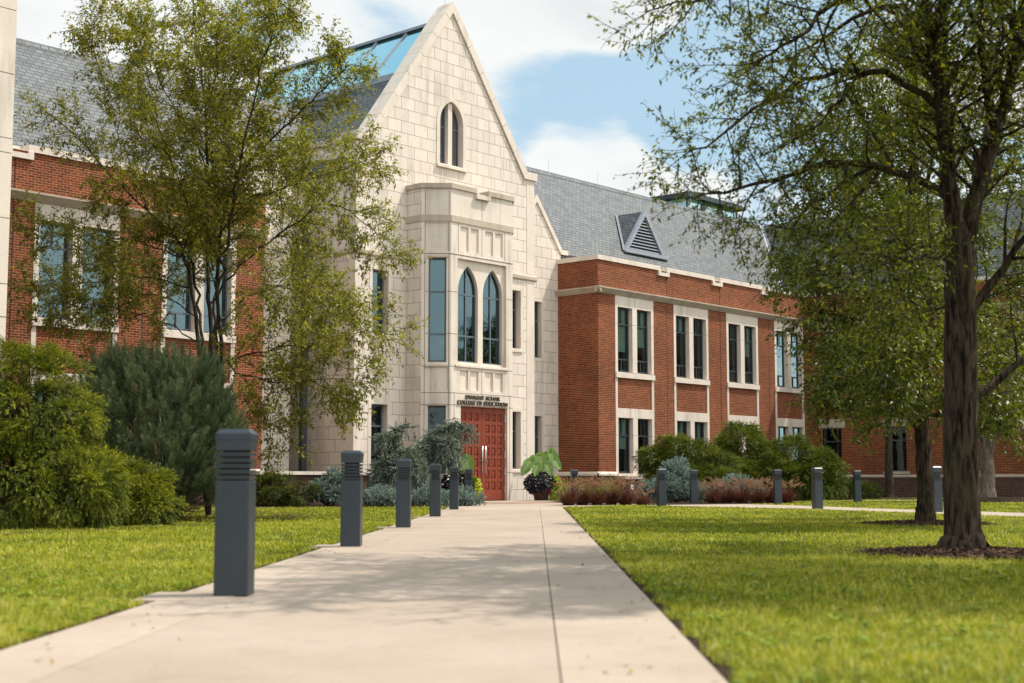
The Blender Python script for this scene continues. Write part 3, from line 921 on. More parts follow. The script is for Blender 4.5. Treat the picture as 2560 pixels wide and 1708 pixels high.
# arched windows of the bay
for A, (u0, u1) in zip(AR, ((32.80, 33.76), (34.00, 34.96))):
    s = MB()
    Ai = arch(u0 + .045, u1 - .045, 4.645, 6.90, 7.73)
    s.panel(A, [Ai], lambda u, v: FB(u, v, .215)); s.loop_wall(Ai, FB, .215, .27)
    um = (u0 + u1) / 2
    fbox(s, FB, um - .028, um + .028, 4.645, 7.70, .21, .268)
    for z in (5.47, 6.85):
        fbox(s, FB, u0 + .045, um - .028, z - .028, z + .028, .212, .266); fbox(s, FB, um + .028, u1 - .045, z - .028, z + .028, .212, .266)
    wn = part(s, 'arched_window', FRAME)
    p = MB(); p.panel(A, [], lambda u, v: FB(u, v, .245)); part(p, 'pane', GLASS_T, wn)
for fn in (FC, FC2):
    for (u0, u1, z0, z1), tr in zip(CW, ((6.86, 5.47), (2.47,))):
        s = MB(); fbox(s, fn, u0 - .06, u1 + .06, z1 - .03, z1 + .03, -.02, .1)
        wn = part(s, 'narrow_window', TRIM2)
        glazing(wn, fn, (u0 + .005, u1 - .005, z0 + .02, z1 - .035), tr, (), wd=.15, glass=GLASS_T if z0 > 3 else GLASS_D, frame=FRAME)
ib = MB(); ib.box(32.0, 35.8, 32.7, 32.76, .1, 10.0); part(ib, 'interior_wall', DARK)

# doors
for k_, (u0, u1, hinge) in enumerate(((DO[0], 33.967, -1), (33.983, DO[1], 1))):
    s = MB()
    z0, z1 = .075, 3.15
    n0 = (u1 - u0) / 2 + u0
    hs = []
    for c in range(3):
        for r_ in range(7):
            cu = n0 + (c - 1) * .295
            cz = .56 + r_ * .376
            hs.append((cu - .10, cu + .10, cz - .135, cz + .135))
    s.panel(rect(u0, u1, z0, z1), [rect(*h) for h in hs], lambda u, v: FB(u, v, .12))
    s.loop_wall(rect(u0, u1, z0, z1), FB, .12, .18)
    for h in hs:
        s.loop_wall(rect(*h), FB, .12, .15)
        a, b, c_, d_ = h
        i = (a + .035, b - .035, c_ + .04, d_ - .04)
        s.panel(rect(*h), [rect(*i)], lambda u, v: FB(u, v, .15))
        m = [FB(i[0], i[2], .15), FB(i[1], i[2], .15), FB(i[1], i[3], .15), FB(i[0], i[3], .15)]
        n_ = [FB(i[0] + .02, i[2] + .02, .13), FB(i[1] - .02, i[2] + .02, .13), FB(i[1] - .02, i[3] - .02, .13), FB(i[0] + .02, i[3] - .02, .13)]
        s.add(m + n_, [(4, 5, 6, 7), (0, 1, 5, 4), (1, 2, 6, 5), (2, 3, 7, 6), (3, 0, 4, 7)])
    dr = part(s, 'door', DOOR)
    h = MB()
    uh = u1 - .05 if k_ == 0 else u0 + .09
    h.tube(FB(uh, .98, .03), FB(uh, 1.86, .03), .019, 10)
    for z in (1.06, 1.38, 1.78):
        h.tube(FB(uh, z, .03), FB(uh, z, .125), .012, 8)
    part(h, 'handle', STEEL, dr, smooth=True)
    if hinge > 0:
        for z in (.45, 1.02, 1.6, 2.2, 2.8):
            hg = MB(); hg.tube(FB(u1 - .012, z - .12, .10), FB(u1 - .012, z + .12, .10), .022, 8); part(hg, 'hinge', STEEL, dr)
# --- stepped shoulder gables either side of the pavilion
for sgn, apex, xo in ((1, 40.55, 41.9), (-1, 27.05, 25.7)):
    s = MB()
    x0, x1 = apex - 1.45, apex + 1.45
    hw_ = [rect(apex - .42, apex + .42, 5.28, 7.72), rect(apex - .42, apex + .42, .80, 3.30)] if sgn > 0 else []
    FH = front(35.0)
    s.panel([(x0, 0), (x1, 0), (x1, 9.62), (apex, 11.52), (x0, 9.62)], hw_, FH)
    s.add([(x0, 36.8, 0), (x0, 35, 0), (x0, 35, 9.62), (x0, 36.8, 9.62)], [(0, 1, 2, 3)])
    s.add([(x1, 35, 0), (x1, 36.8, 0), (x1, 36.8, 9.62), (x1, 35, 9.62)], [(0, 1, 2, 3)])
    s.add([(min(x1, XB) if sgn > 0 else x1, 36.4, 0), (x0 if sgn > 0 else XA, 36.4, 0), (x0 if sgn > 0 else XA, 36.4, 11.6), (min(x1, XB) if sgn > 0 else x1, 36.4, 11.6)], [(0, 1, 2, 3)])
    part(s, 'shoulder_wall', STONE)
    k = MB()
    for sg in (-1, 1):
        xe = apex + sg * 1.45
        dx, dz = apex - xe, 11.50 - 9.60
        L = math.hypot(dx, dz); nx, nz = (-dz / L * -sg, dx / L * -sg)
        T = .17
        poly = [(xe, 9.60), (apex, 11.50), (apex, 11.50 + T * L / abs(dx)), (xe + nx * T, 9.60 + nz * T)]
        k.prism(poly, lambda u, v, w: (u, w, v), 34.94, 35.45)
        k.box(xe - .02 if sg > 0 else xe - .42, xe + .42 if sg > 0 else xe + .02, 34.93, 35.5, 9.60, 9.78)
    part(k, 'gable_coping', TRIM)
    rr = MB(); rr.prism([(x0, 9.5), (apex, 11.4), (x1, 9.5)], lambda x, z, y: (x, y, z), 35.3, 37.5); part(rr, 'roof', SLATE)
    q = MB()
    for (a, b) in ((x0, x0 + .22), (x1 - .22, x1)):
        q.box(a - .01, b + .01, 34.988, 35.2, 0, 9.59)
    part(q, 'corner_strip', TRIM)
    for h in hw_:
        s2 = MB(); z0, z1 = h[0][1], h[2][1]; a = h[0][0]
        i = rect(a + .12, a + .72, z0 + .14, z1 - .12)
        s2.panel(h, [i], lambda u, v: FH(u, v, -.012)); s2.loop_wall(i, FH, -.012, .26); s2.loop_wall(h, FH, -.012, .02)
        wn = part(s2, 'narrow_window', TRIM)
        glazing(wn, FH, (a + .12, a + .72, z0 + .14, z1 - .12), (z0 + 1.6,), (), wd=.2, frame=FRAME)
        bk_ = MB(); bk_.box(a, a + .84, 36.2, 36.25, z0 - .1, z1 + .1); part(bk_, 'interior_wall', DARK)
dp = MB()
dp.box(28.86, 29.05, 34.76, 34.94, .3, 9.3)
for z in (2.5, 5.0, 7.5):
    dp.box(28.83, 29.08, 34.74, 35.0, z, z + .06)
part(dp, 'downspout', FRAMED)

# --- pavilion roof with the glazed ridge
r = MB()
ZG = 14.42; SP = 1.30; XRG = 33.8
xg = 31.98
for sg in (-1, 1):
    xe = XRG + sg * 4.55; xt = XRG + sg * (XRG - xg)
    ze = ZG - SP * (4.55 - (XRG - xg))
    r.add([(xe, Y0 + .5, ze), (xt, Y0 + .5, ZG), (xt, 44, ZG), (xe, 44, ze), (xe, Y0 + .5, ze - .2), (xt, Y0 + .5, ZG - .2), (xt, 44, ZG - .2), (xe, 44, ze - .2)],
          [(0, 1, 2, 3), (7, 6, 5, 4), (0, 4, 5, 1), (1, 5, 6, 2), (2, 6, 7, 3), (3, 7, 4, 0)])
part(r, 'roof', SLATE)
zr_ = ZG + SP * (XRG - xg) * .92
sk = MB()
yl = [33.66, 35.2, 36.75, 38.3, 39.85, 41.4, 42.95]
for sg in (-1, 1):
    def sp(t, y, lift=0.0):
        x = XRG + sg * (XRG - xg) * (1 - t); return (x + sg * lift * .79, y, ZG + .06 + (zr_ - ZG) * t + lift * .61)
    for y in yl:
        sk.add([sp(0, y - .03, .05), sp(0, y + .03, .05), sp(1, y + .03, .05), sp(1, y - .03, .05), sp(0, y - .03, -.05), sp(0, y + .03, -.05), sp(1, y + .03, -.05), sp(1, y - .03, -.05)],
               [(0, 1, 2, 3), (7, 6, 5, 4), (0, 4, 5, 1), (1, 5, 6, 2), (2, 6, 7, 3), (3, 7, 4, 0)])
    sk.box(XRG + sg * (XRG - xg) - .10, XRG + sg * (XRG - xg) + .10, 33.65, 43.0, ZG - .24, ZG + .075)
sk.box(XRG - .12, XRG + .12, 33.65, 43.0, zr_ + .03, zr_ + .13)
skp = part(sk, 'skylight', LEAD)
gl = MB()
for sg in (-1, 1):
    gl.add([sp(0, 33.66), sp(0, 42.95), sp(1, 42.95), sp(1, 33.66)] if sg > 0 else [(XRG - (XRG - xg), 33.66, ZG + .06), (XRG - (XRG - xg), 42.95, ZG + .06), (XRG, 42.95, ZG + .06 + zr_ - ZG), (XRG, 33.66, ZG + .06 + zr_ - ZG)], [(0, 1, 2, 3)])
part(gl, 'pane', GLASS_S, skp)
tr_ = MB()                                           # trusses seen through the glass
for y in (34.4, 35.9, 37.5, 39.0, 40.6, 42.2):
    for sg in (-1, 1):
        tr_.tube((XRG + sg * 1.65, y, ZG - .1), (XRG + sg * .02, y, zr_ - .22), .12, 6)
    tr_.tube((XRG - 1.0, y, ZG + .72), (XRG + 1.0, y, ZG + .72), .05, 6)
part(tr_, 'truss', FRAME, skp)
sp_ = MB()                                           # bird spikes along the ridge
for y in np.arange(33.8, 42.9, .085):
    for dx in (-.05, .05):
        sp_.add([(XRG - .003, y, zr_ + .13), (XRG + .003, y, zr_ + .13), (XRG + dx, y + dx * .3, zr_ + .27)], [(0, 1, 2)])
part(sp_, 'bird_spikes', STEEL, skp)
# --- glazed lantern on the roof behind
lx0, lx1, ly0, ly1 = 65.3, 70.65, 45.0, 50.5
s = MB(); s.box(lx0, lx1, ly0, ly1, 9.0, 16.05)
ln = part(s, 'roof_lantern', FRAMED)
s = MB(); s.box(lx0 + .15, lx1 - .15, ly0 + .15, ly1 - .15, 16.051, 16.78); part(s, 'pane', mat_glass('lantern_glass', (.5, .72, .72), (.85, 1, 1), .35), ln)
s = MB()
for x in np.linspace(lx0 + .1, lx1 - .1, 4):
    for y in (ly0, ly1 - .1):
        s.box(x - .06, x + .06, y + .02, y + .10, 16.052, 16.779)
for y in np.linspace(ly0 + 1.4, ly1 - 1.4, 3):
    s.box(lx0 + .02, lx0 + .1, y - .06, y + .06, 16.052, 16.779)
part(s, 'frame', FRAMED, ln)
s = MB(); s.box(lx0 - .35, lx1 + .35, ly0 - .35, ly1 + .35, 16.785, 16.98); s.box(lx0 - .2, lx1 + .2, ly0 - .2, ly1 + .2, 16.985, 17.10)
part(s, 'roof', METAL, ln)
# --- lightning rods
rd = [(45.2, YR, ZR), (48.6, YR, ZR), (55.9, YR, ZR), (61.4, YR, ZR), (23.0, YR, ZR), (26.1, YR, ZR), (33.8, 33.35, 17.1), (48.4, 35.8, 12.3), (XR + .1, Y0 + .1, 9.35), (66, 45, 17.1)]
for p_ in rd:
    s = MB(); s.tube(p_, (p_[0], p_[1], p_[2] + .62), .014, 6, .006); part(s, 'lightning_rod', STEEL)

# --- low planter wall left of the entrance, with its stone cap
PW = empty('planter_wall', (27.6, 32.1, 0), 'low dark brick planter wall with stone cap behind the low shrubs left of the door', 'wall')
ORG[PW.name] = np.array([27.6, 32.1, 0.0])
s = MB(); s.box(25.0, 29.4, 31.95, 32.25, -.1, .90); s.box(29.10, 29.4, 32.25, 33.0, -.1, .90)
s.build('brick_course', BRICKD, PW)
s = MB(); s.box(24.95, 26.9, 31.88, 32.32, .90, 1.0); s.box(26.91, 29.46, 31.88, 32.32, .90, 1.0); s.box(29.04, 29.46, 32.32, 33.0, .902, 1.0)
s.build('stone_cap', TRIM, PW)

# --- lettering over the doors
SG = empty('entrance_lettering', (33.87, YB, 3.33), 'two lines of raised dark metal capitals on the stone lintel above the red doors', 'sign')
def text(txt, x, z, size, width):
    cu = bpy.data.curves.new('lettering', 'FONT')
    cu.body = txt; cu.size = size; cu.align_x = 'CENTER'; cu.extrude = .022; cu.offset = .002; cu.space_character = 1.02
    o = bpy.data.objects.new('lettering', cu); C.objects.link(o)
    bpy.context.view_layer.update()
    dg = bpy.context.evaluated_depsgraph_get()
    me = bpy.data.meshes.new_from_object(o.evaluated_get(dg))
    bpy.data.objects.remove(o)
    vs = np.array([v.co[:] for v in me.vertices])
    wd = vs[:, 0].max() - vs[:, 0].min()
    for v in me.vertices:
        v.co = (v.co.x * width / wd, -v.co.z - .024, v.co.y)
    me.materials.clear(); me.materials.append(LETTER)
    t = bpy.data.objects.new('text_line', me); C.objects.link(t)
    t.parent = SG; t.location = (x - 33.87, 0, z - 3.33)
    me.flip_normals()
text('DWIGHT SCHAR', 33.87, 3.385, .185, 1.66)
text('COLLEGE OF EDUCATION', 33.87, 3.205, .185, 2.42)

# ------------------------------------------------------------------ bollards
def make_bollard():
    t = empty('bollard', (0, 0, 0))
    w, h = .110, 1.067
    s = MB(); s.box(-w, w, -w, w, 0, .735); s.build('post', METAL, t, bevel=.008, local=True)
    s = MB(); s.box(-w + .035, w - .035, -w + .035, w - .035, .735, .93); s.build('core', SEAL, t, local=True)
    s = MB()
    for i in range(5):
        z = .742 + i * .037
        s.prism([(-w, -w), (w, -w), (w, w), (-w, w)], lambda a, b, c: (a * (1.0 if c > .5 else .975), b * (1.0 if c > .5 else .975), z + .027 * c), 0, 1)
    s.build('louvre_ring', METAL, t, local=True)
    s = MB(); s.box(-w, w, -w, w, .93, 1.005)
    k = .004
    def sq(r_, z): return [(-r_, -r_, z), (r_, -r_, z), (r_, r_, z), (-r_, r_, z)]
    s.add(sq(w + k, 1.0) + sq(w + k, 1.038) + sq(w - .022, h),
          [(0, 3, 2, 1), (0, 1, 5, 4), (1, 2, 6, 5), (2, 3, 7, 6), (3, 0, 4, 7), (4, 5, 9, 8), (5, 6, 10, 9), (6, 7, 11, 10), (7, 4, 8, 11), (8, 9, 10, 11)])
    s.build('cap', METAL, t, local=True)
    return t

def copy_thing(o):
    c = o.copy(); C.objects.link(c)
    for ch in o.children:
        d = ch.copy(); C.objects.link(d); d.parent = c
    return c

ANG = math.atan2(U[1], U[0])
bl_spots = [
    (pth(9.1, -1.95), 'tallest looking dark grey square bollard, left of the walk and nearest the camera', 'L'),
    (pth(15.75, -2.07), 'second dark grey bollard from the camera on the left edge of the walk', 'L'),
    (pth(22.0, -2.08), 'third dark grey bollard of the left row, before the left weeping spruce', 'L'),
    (pth(28.6, -2.06), 'fourth dark grey bollard of the left row, between the two weeping spruces', 'L'),
    (pth(35.3, -2.07), 'fifth dark grey bollard of the left row, just before the red doors', 'L'),
    (pth(41.4, -2.00), 'farthest dark grey bollard of the left row, against the left red door', 'L'),
    (at(1318, 1140, 43.8), 'dark grey bollard rising behind purple fountain grass, between planter and brick corner', 'R'),
    (at(1518, 1160, 40.0), 'dark grey bollard at the lawn edge right before the blue dwarf spruce', 'R'),
    (at(1556, 1150, 48.5), 'smallest looking grey bollard of the cross walk, touching the blue dwarf spruce', 'R'),
    (at(1593, 1150, 44.5), 'grey bollard just right of the blue dwarf spruce, left of the second grass row', 'R'),
    (at(1785, 1150, 42.8), 'grey bollard standing in the right end of the second fountain grass row', 'R'),
    (at(1876, 1150, 36.3), 'grey bollard with a sunlit right face standing before the right end of the green hedge', 'R'),
    (at(1968, 1150, 47.5), 'grey bollard alone on the far lawn before the shaded side wing', 'R'),
    (at(2148, 1150, 32.8), 'rightmost grey bollard, beside the trunk of the middle tree', 'R'),
]
b0 = make_bollard()
for i, (p, lab, side_) in enumerate(bl_spots):
    o = b0 if i == 0 else copy_thing(b0)
    o.location = (p[0], p[1], 0.010 if side_ == 'L' else 0.0)
    o.rotation_euler = (0, 0, ANG + (0 if side_ == 'L' else R(14 if i in (7, 11, 13) else 5)))
    tag(o, lab, 'bollard', 'bollard lights along the walks')

# ------------------------------------------------------------------ plants: generators
def norm(a):
    return a / np.maximum(np.linalg.norm(a, axis=-1, keepdims=True), 1e-9)

def frames(D, rng, up=None):
    """per-instance frames: z = D, x = as close to up as possible (else random)"""
    D = norm(D)
    ref = np.tile(np.array([0, 0, 1.0]), (len(D), 1)) if up is None else up
    ref = ref + rng.normal(0, 0.15, ref.shape)
    x = ref - D * (ref * D).sum(1, keepdims=True)
    bad = np.linalg.norm(x, axis=1) < 1e-3
    x[bad] = np.array([1.0, 0, 0])
    x = norm(x)
    y = np.cross(D, x)
    return x, y, D

def scatter(templates, P, D, S, rng, spin=False, up=None, tj=None):
    """instance templates (V, F, T) at P with direction D and scale S -> V, F, tint"""
    x, y, z = frames(D, rng, up)
    if spin:
        a = rng.uniform(0, 2 * math.pi, len(P))[:, None]
        x, y = x * np.cos(a) + y * np.sin(a), y * np.cos(a) - x * np.sin(a)
    ch = rng.randint(0, len(templates), len(P))
    tj = rng.uniform(-.18, .18, len(P)) if tj is None else tj
    VV, FF, TT, base = [], [], [], 0
    for k, (tv, tf, tt) in enumerate(templates):
        ix = np.where(ch == k)[0]
        if len(ix) == 0: continue
        v = tv[None, :, :] * S[ix][:, None, None]
        w = P[ix][:, None, :] + v[..., 0:1] * x[ix][:, None, :] + v[..., 1:2] * y[ix][:, None, :] + v[..., 2:3] * z[ix][:, None, :]
        n = len(tv)
        VV.append(w.reshape(-1, 3))
        FF.append((tf[None] + (np.arange(len(ix)) * n)[:, None, None] + base).reshape(-1, 3))
        TT.append((tt[None, :] + tj[ix][:, None]).ravel())
        base += n * len(ix)
    return np.concatenate(VV), np.concatenate(FF), np.clip(np.concatenate(TT), 0, 1)

def shoot(rng, L, n, nl, nw, ang, flat=0.0, droop=0.0, t0=0.05, tipt=0.25, curl=0.0):
    """a twig along +Z clothed with needles or scale sprays (triangles); x is its upper side"""
    t = t0 + (1 - t0) * (np.arange(n) + rng.rand(n) * .8) / n
    ph = rng.uniform(0, 2 * math.pi, n)
    if flat > 0:
        ph = np.where(rng.rand(n) < flat, np.where(rng.rand(n) < .5, math.pi / 2, -math.pi / 2) + rng.normal(0, .35, n), ph)
    a = ang * (1 - .45 * t) + rng.normal(0, .12, n)
    p = np.stack([-droop * L * t * t, np.zeros(n), L * t], 1)
    d = np.stack([np.cos(ph) * np.sin(a) - droop * 1.2 * t, np.sin(ph) * np.sin(a), np.cos(a)], 1)
    d = norm(d)
    l = nl * rng.uniform(.7, 1.15, n) * (1 - .35 * t)
    s = norm(np.cross(d, rng.normal(0, 1, (n, 3)) + np.array([1.0, 0, 0])))
    tip = p + d * l[:, None]; tip[:, 0] -= curl * l
    V = np.stack([p - s * nw / 2, p + s * nw / 2, tip], 1).reshape(-1, 3)
    F = np.arange(3 * n).reshape(-1, 3)
    base = rng.uniform(.25, .6, n) + tipt * (t - .5)
    T = np.stack([base - .08, base - .08, base + .12], 1).ravel()
    return V, F, np.clip(T, 0, 1)

def tubes(paths, sides=6):
    """paths: list of (pts (n,3), radii (n)) -> V, F quads"""
    VV, FF, base = [], [], 0
    for pts, rad in paths:
        n = len(pts)
        t = norm(np.gradient(pts, axis=0))
        ref = np.array([.31, .22, .92]) if abs(t[0][2]) < .8 else np.array([1.0, .2, 0])
        a = norm(np.cross(t, ref)); b = np.cross(t, a)
        k = sides if rad[0] > .02 else 4
        if rad[0] < .006: k = 3
        th = np.arange(k) * 2 * math.pi / k
        ring = pts[:, None, :] + rad[:, None, None] * (np.cos(th)[None, :, None] * a[:, None, :] + np.sin(th)[None, :, None] * b[:, None, :])
        VV.append(ring.reshape(-1, 3))
        i = np.arange(n - 1)[:, None] * k; j = np.arange(k)[None, :]; j2 = (j + 1) % k
        f = np.stack([i + j, i + j2, i + k + j2, i + k + j], -1).reshape(-1, 4) + base
        FF.append(f); base += n * k
    return np.concatenate(VV), np.concatenate(FF)

def smooth_path(pts, n, rng=None, jit=0.0):
    """Catmull-Rom through pts, n samples"""
    P = np.asarray(pts, float)
    if len(P) == 2: P = np.array([P[0], (P[0] + P[1]) / 2, P[1]])
    Q = np.vstack([2 * P[0] - P[1], P, 2 * P[-1] - P[-2]])
    m = len(P) - 1
    u = np.linspace(0, m - 1e-6, n); i = u.astype(int); f = (u - i)[:, None]
    p0, p1, p2, p3 = Q[i], Q[i + 1], Q[i + 2], Q[i + 3]
    o = .5 * (2 * p1 + (p2 - p0) * f + (2 * p0 - 5 * p1 + 4 * p2 - p3) * f ** 2 + (3 * p1 - p0 - 3 * p2 + p3) * f ** 3)
    if rng is not None and jit > 0:
        j = rng.normal(0, jit, o.shape); j[0] = 0; o = o + j
    return o

def tree(name, limbs, rng, label, bark, leafm, sec_gap=.22, sec_len=1.2, ter_gap=.13, ter_len=.42, leaf=.06, leaf_gap=.032, bare=.25, droop=.5, group='trees on the lawns', wood_sides=8, start=.25, cat='tree', ter_drop=.0):
    """limbs: (points, r0, r1, foliage start fraction or None for bare). Wood and leaves grow from them."""
    wood, twigs = [], []
    gold = 2.399
    def child(p, t, L, ang, az, r, n, dr):
        ref = np.array([0, 0, 1.0]) if abs(t[2]) < .95 else np.array([1.0, 0, 0])
        a = np.cross(t, ref); a /= np.linalg.norm(a); b = np.cross(t, a)
        d = t * math.cos(ang) + (a * math.cos(az) + b * math.sin(az)) * math.sin(ang)
        pts = [p]
        st = L / (n - 1)
        for k in range(1, n):
            d = d + np.array([0, 0, .10 - dr * .42 * k / n]) + rng.normal(0, .12, 3)
            d /= np.linalg.norm(d)
            pts.append(pts[-1] + d * st)
        return np.array(pts), np.linspace(r, max(r * .25, .0022), n)
    for pts, r0, r1, fs in limbs:
        L = sum(np.linalg.norm(np.subtract(a, b)) for a, b in zip(pts[:-1], pts[1:]))
        n = max(6, int(L / .22))
        P = smooth_path(pts, n, rng, .012 + .02 * (r0 < .05))
        Rd = np.linspace(r0, r1, n) ** 1.0
        wood.append((P, Rd))
        if fs is None: continue
        T = norm(np.gradient(P, axis=0))
        s = L * fs; az = rng.uniform(0, 6.28)
        while s < L:
            f = s / L
            k = min(int(f * (n - 1)), n - 2); q = f * (n - 1) - k
            p = P[k] * (1 - q) + P[k + 1] * q
            l2 = sec_len * (1.05 - .55 * f) * rng.uniform(.55, 1.3)
            sp, sr = child(p, T[k], l2, rng.uniform(.7, 1.25), az, min(.45 * Rd[k] + .003, .022), max(4, int(l2 / .16)), droop)
            az += gold + rng.normal(0, .4)
            wood.append((sp, sr))
            st = norm(np.gradient(sp, axis=0))
            u = l2 * rng.uniform(.1, .25); az2 = rng.uniform(0, 6.28)
            while u < l2:
                g_ = u / l2 * (len(sp) - 1); kk = min(int(g_), len(sp) - 2); qq = g_ - kk
                pp = sp[kk] * (1 - qq) + sp[kk + 1] * qq
                l3 = ter_len * (1.1 - .4 * u / l2) * rng.uniform(.5, 1.4)
                tp, tr = child(pp, st[kk], l3, rng.uniform(.5, 1.1), az2, .0042, 5, droop + ter_drop)
                az2 += gold + rng.normal(0, .5)
                wood.append((tp, tr)); twigs.append((tp, l3))
                u += ter_gap * rng.uniform(.6, 1.4)
            twigs.append((sp[len(sp) // 2:], l2 * .5))
            s += sec_gap * rng.uniform(.6, 1.4)
        twigs.append((P[-3:], .4))
    # leaves
    LP, LD, LS = [], [], []
    for tp, l in twigs:
        if rng.rand() < bare * .5: continue
        m = int(l / leaf_gap * rng.uniform(.6, 1.2))
        if m < 1: continue
        f = (np.arange(m) + rng.rand(m)) / m * (len(tp) - 1)
        k = np.minimum(f.astype(int), len(tp) - 2); q = (f - k)[:, None]
        p = tp[k] * (1 - q) + tp[k + 1] * q
        t = norm(tp[k + 1] - tp[k])
        sd = norm(np.cross(t, np.array([0, 0, 1.0]) + rng.normal(0, .3, (m, 3)))) * np.where(np.arange(m) % 2 == 0, 1, -1)[:, None]
        d = norm(t * .5 + sd * .7 + np.array([0, 0, -.35]) + rng.normal(0, .45, (m, 3)))
        p = p + rng.normal(0, leaf * .35, p.shape)
        LP.append(p); LD.append(d); LS.append(leaf * rng.uniform(.65, 1.2, m))
    LP, LD, LS = np.concatenate(LP), np.concatenate(LD), np.concatenate(LS)
    N = len(LP)
    up = norm(np.array([0, 0, 1.0]) + rng.normal(0, .45, (N, 3)))
    w = norm(np.cross(LD, up)); nrm = np.cross(w, LD)
    h = LS * .21; fold = LS * rng.uniform(.02, .12, N); cv = LS * rng.uniform(-.15, .05, N)
    b = LP; mid = LP + LD * (LS * .45)[:, None]
    tip = LP + LD * LS[:, None] + nrm * cv[:, None]
    lf = mid + w * h[:, None] + nrm * fold[:, None]; rg = mid - w * h[:, None] + nrm * fold[:, None]
    V = np.stack([b, rg, tip, lf], 1).reshape(-1, 3)
    i4 = np.arange(N)[:, None] * 4
    F = np.concatenate([i4 + np.array([[0, 1, 2]]), i4 + np.array([[0, 2, 3]])])
    tint = np.repeat(np.clip(rng.beta(2.2, 2.6, N) + rng.normal(0, .05, N), 0, 1), 4)
    base = limbs[0][0][0]
    t = empty(name, base, label, cat, group)
    off = np.array(base)
    TV, TF = tubes(wood, wood_sides)
    np_mesh('trunk', TV, TF, bark, t, smooth=True, offset=off)
    np_mesh('crown', V, F, leafm, t, tint=tint, offset=off)
    return t, N

def blob_points(blobs, n, rng, r0=.55, flat_bottom=True):
    """points through the outer shell of several ellipsoids; blobs: (centre, radii, weight)"""
    w = np.array([b[2] for b in blobs], float); w /= w.sum()
    ch = rng.choice(len(blobs), n, p=w)
    d = norm(rng.normal(0, 1, (n, 3)))
    rr = (r0 ** 3 + (1 - r0 ** 3) * rng.rand(n)) ** (1 / 3.)
    c = np.array([b[0] for b in blobs])[ch]; R_ = np.array([b[1] for b in blobs])[ch]
    p = c + d * R_ * rr[:, None]
    nd = norm(d / R_)
    keep = p[:, 2] > .03
    # drop points buried deep in another blob
    for (bc, br, _) in blobs:
        q = (((p - np.array(bc)) / np.array(br)) ** 2).sum(1)
        keep &= ~(q < (r0 * .8) ** 2)
    return p[keep], nd[keep], rr[keep]

def shrub(name, label, cat, base, blobs, n, templ, scale, mat, rng, dirw=(1.0, .4, .35), r0=.6, stems=6, stem_mat=None, group=None, clump=0, spin=False, pad=.25):
    base = np.array(base, float)
    p, nd, rr = blob_points(blobs, n, rng, r0)
    tj = rng.uniform(-.25, .25, len(p))
    if clump:                                        # foliage lies in small rounded pads with shade between them
        k = max(1, len(p) // clump)
        pc, nc = p[:k], nd[:k]
        reps = rng.poisson(clump, k) + 4
        R_ = np.repeat(pad * rng.uniform(.6, 1.25, k), reps)[:, None]
        c_, m_ = np.repeat(pc, reps, 0), np.repeat(nc, reps, 0)
        tj = np.repeat(rng.uniform(-.22, .22, k), reps) + rng.uniform(-.16, .16, len(c_))
        f = norm(rng.normal(0, 1, c_.shape) + m_ * .75 + np.array([0, 0, .35]))
        p = c_ + f * [1, 1, .62] * R_ * rng.uniform(.72, 1.08, (len(c_), 1))
        nd = norm(f * .8 + m_ * .55 + np.array([0, 0, -.10]))
        p2, n2, _ = blob_points(blobs, len(p) // 4, rng, .2)    # loose inner sprays, tinted darker to deepen the shade between pads
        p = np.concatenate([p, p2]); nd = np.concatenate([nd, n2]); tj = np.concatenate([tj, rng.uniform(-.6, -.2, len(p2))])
        q = p[:, 2] > .02
        p, nd, tj = p[q], nd[q], tj[q]
    D = norm(nd * dirw[0] + np.array([0, 0, dirw[1]]) + rng.normal(0, dirw[2], p.shape))
    S = scale * rng.uniform(.7, 1.3, len(p))
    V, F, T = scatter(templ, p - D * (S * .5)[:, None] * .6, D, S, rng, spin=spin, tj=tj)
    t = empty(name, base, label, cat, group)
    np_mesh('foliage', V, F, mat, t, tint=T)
    if stems:
        ws = []
        for (bc, br, _) in blobs:
            for k in range(stems):
                e = np.array(bc) + norm(rng.normal(0, 1, 3) + np.array([0, 0, .3])) * np.array(br) * .85
                if e[2] < .1: e[2] = .1
                m = e * np.array([.45, .45, .55]) + rng.normal(0, .06, 3)
                m[2] = max(m[2], .05)
                ws.append((smooth_path([np.array([rng.normal(0, .08), rng.normal(0, .08), -.05]), m, e], 8, rng, .01), np.linspace(.028, .006, 8)))
        TV, TF = tubes(ws, 6)
        np_mesh('stem', TV, TF, stem_mat or BARKD, t, smooth=True)
    return t

BARK = mat_bark('grey_brown_bark', (.008, .005, .004), (.085, .058, .038))
BARKD = mat_bark('dark_bark', (.022, .016, .012), (.075, .056, .042))
BARKP = mat_bark('pale_bark', (.10, .075, .06), (.24, .185, .15))
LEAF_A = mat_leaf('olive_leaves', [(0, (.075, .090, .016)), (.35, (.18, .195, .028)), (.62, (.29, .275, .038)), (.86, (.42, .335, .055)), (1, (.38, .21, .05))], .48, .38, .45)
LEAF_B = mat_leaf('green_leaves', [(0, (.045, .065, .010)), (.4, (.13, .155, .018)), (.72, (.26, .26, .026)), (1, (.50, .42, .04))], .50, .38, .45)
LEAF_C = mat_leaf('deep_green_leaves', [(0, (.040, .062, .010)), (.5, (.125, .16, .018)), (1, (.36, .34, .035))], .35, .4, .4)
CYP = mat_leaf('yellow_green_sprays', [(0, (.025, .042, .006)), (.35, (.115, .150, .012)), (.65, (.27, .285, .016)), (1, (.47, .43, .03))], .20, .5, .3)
PINE = mat_leaf('pine_needles', [(0, (.028, .046, .018)), (.45, (.115, .160, .066)), (1, (.32, .36, .18))], .12, .45, .4)
SPRUCE = mat_leaf('blue_spruce_needles', [(0, (.09, .13, .12)), (.5, (.25, .33, .30)), (1, (.42, .50, .46))], .10, .5, .35)
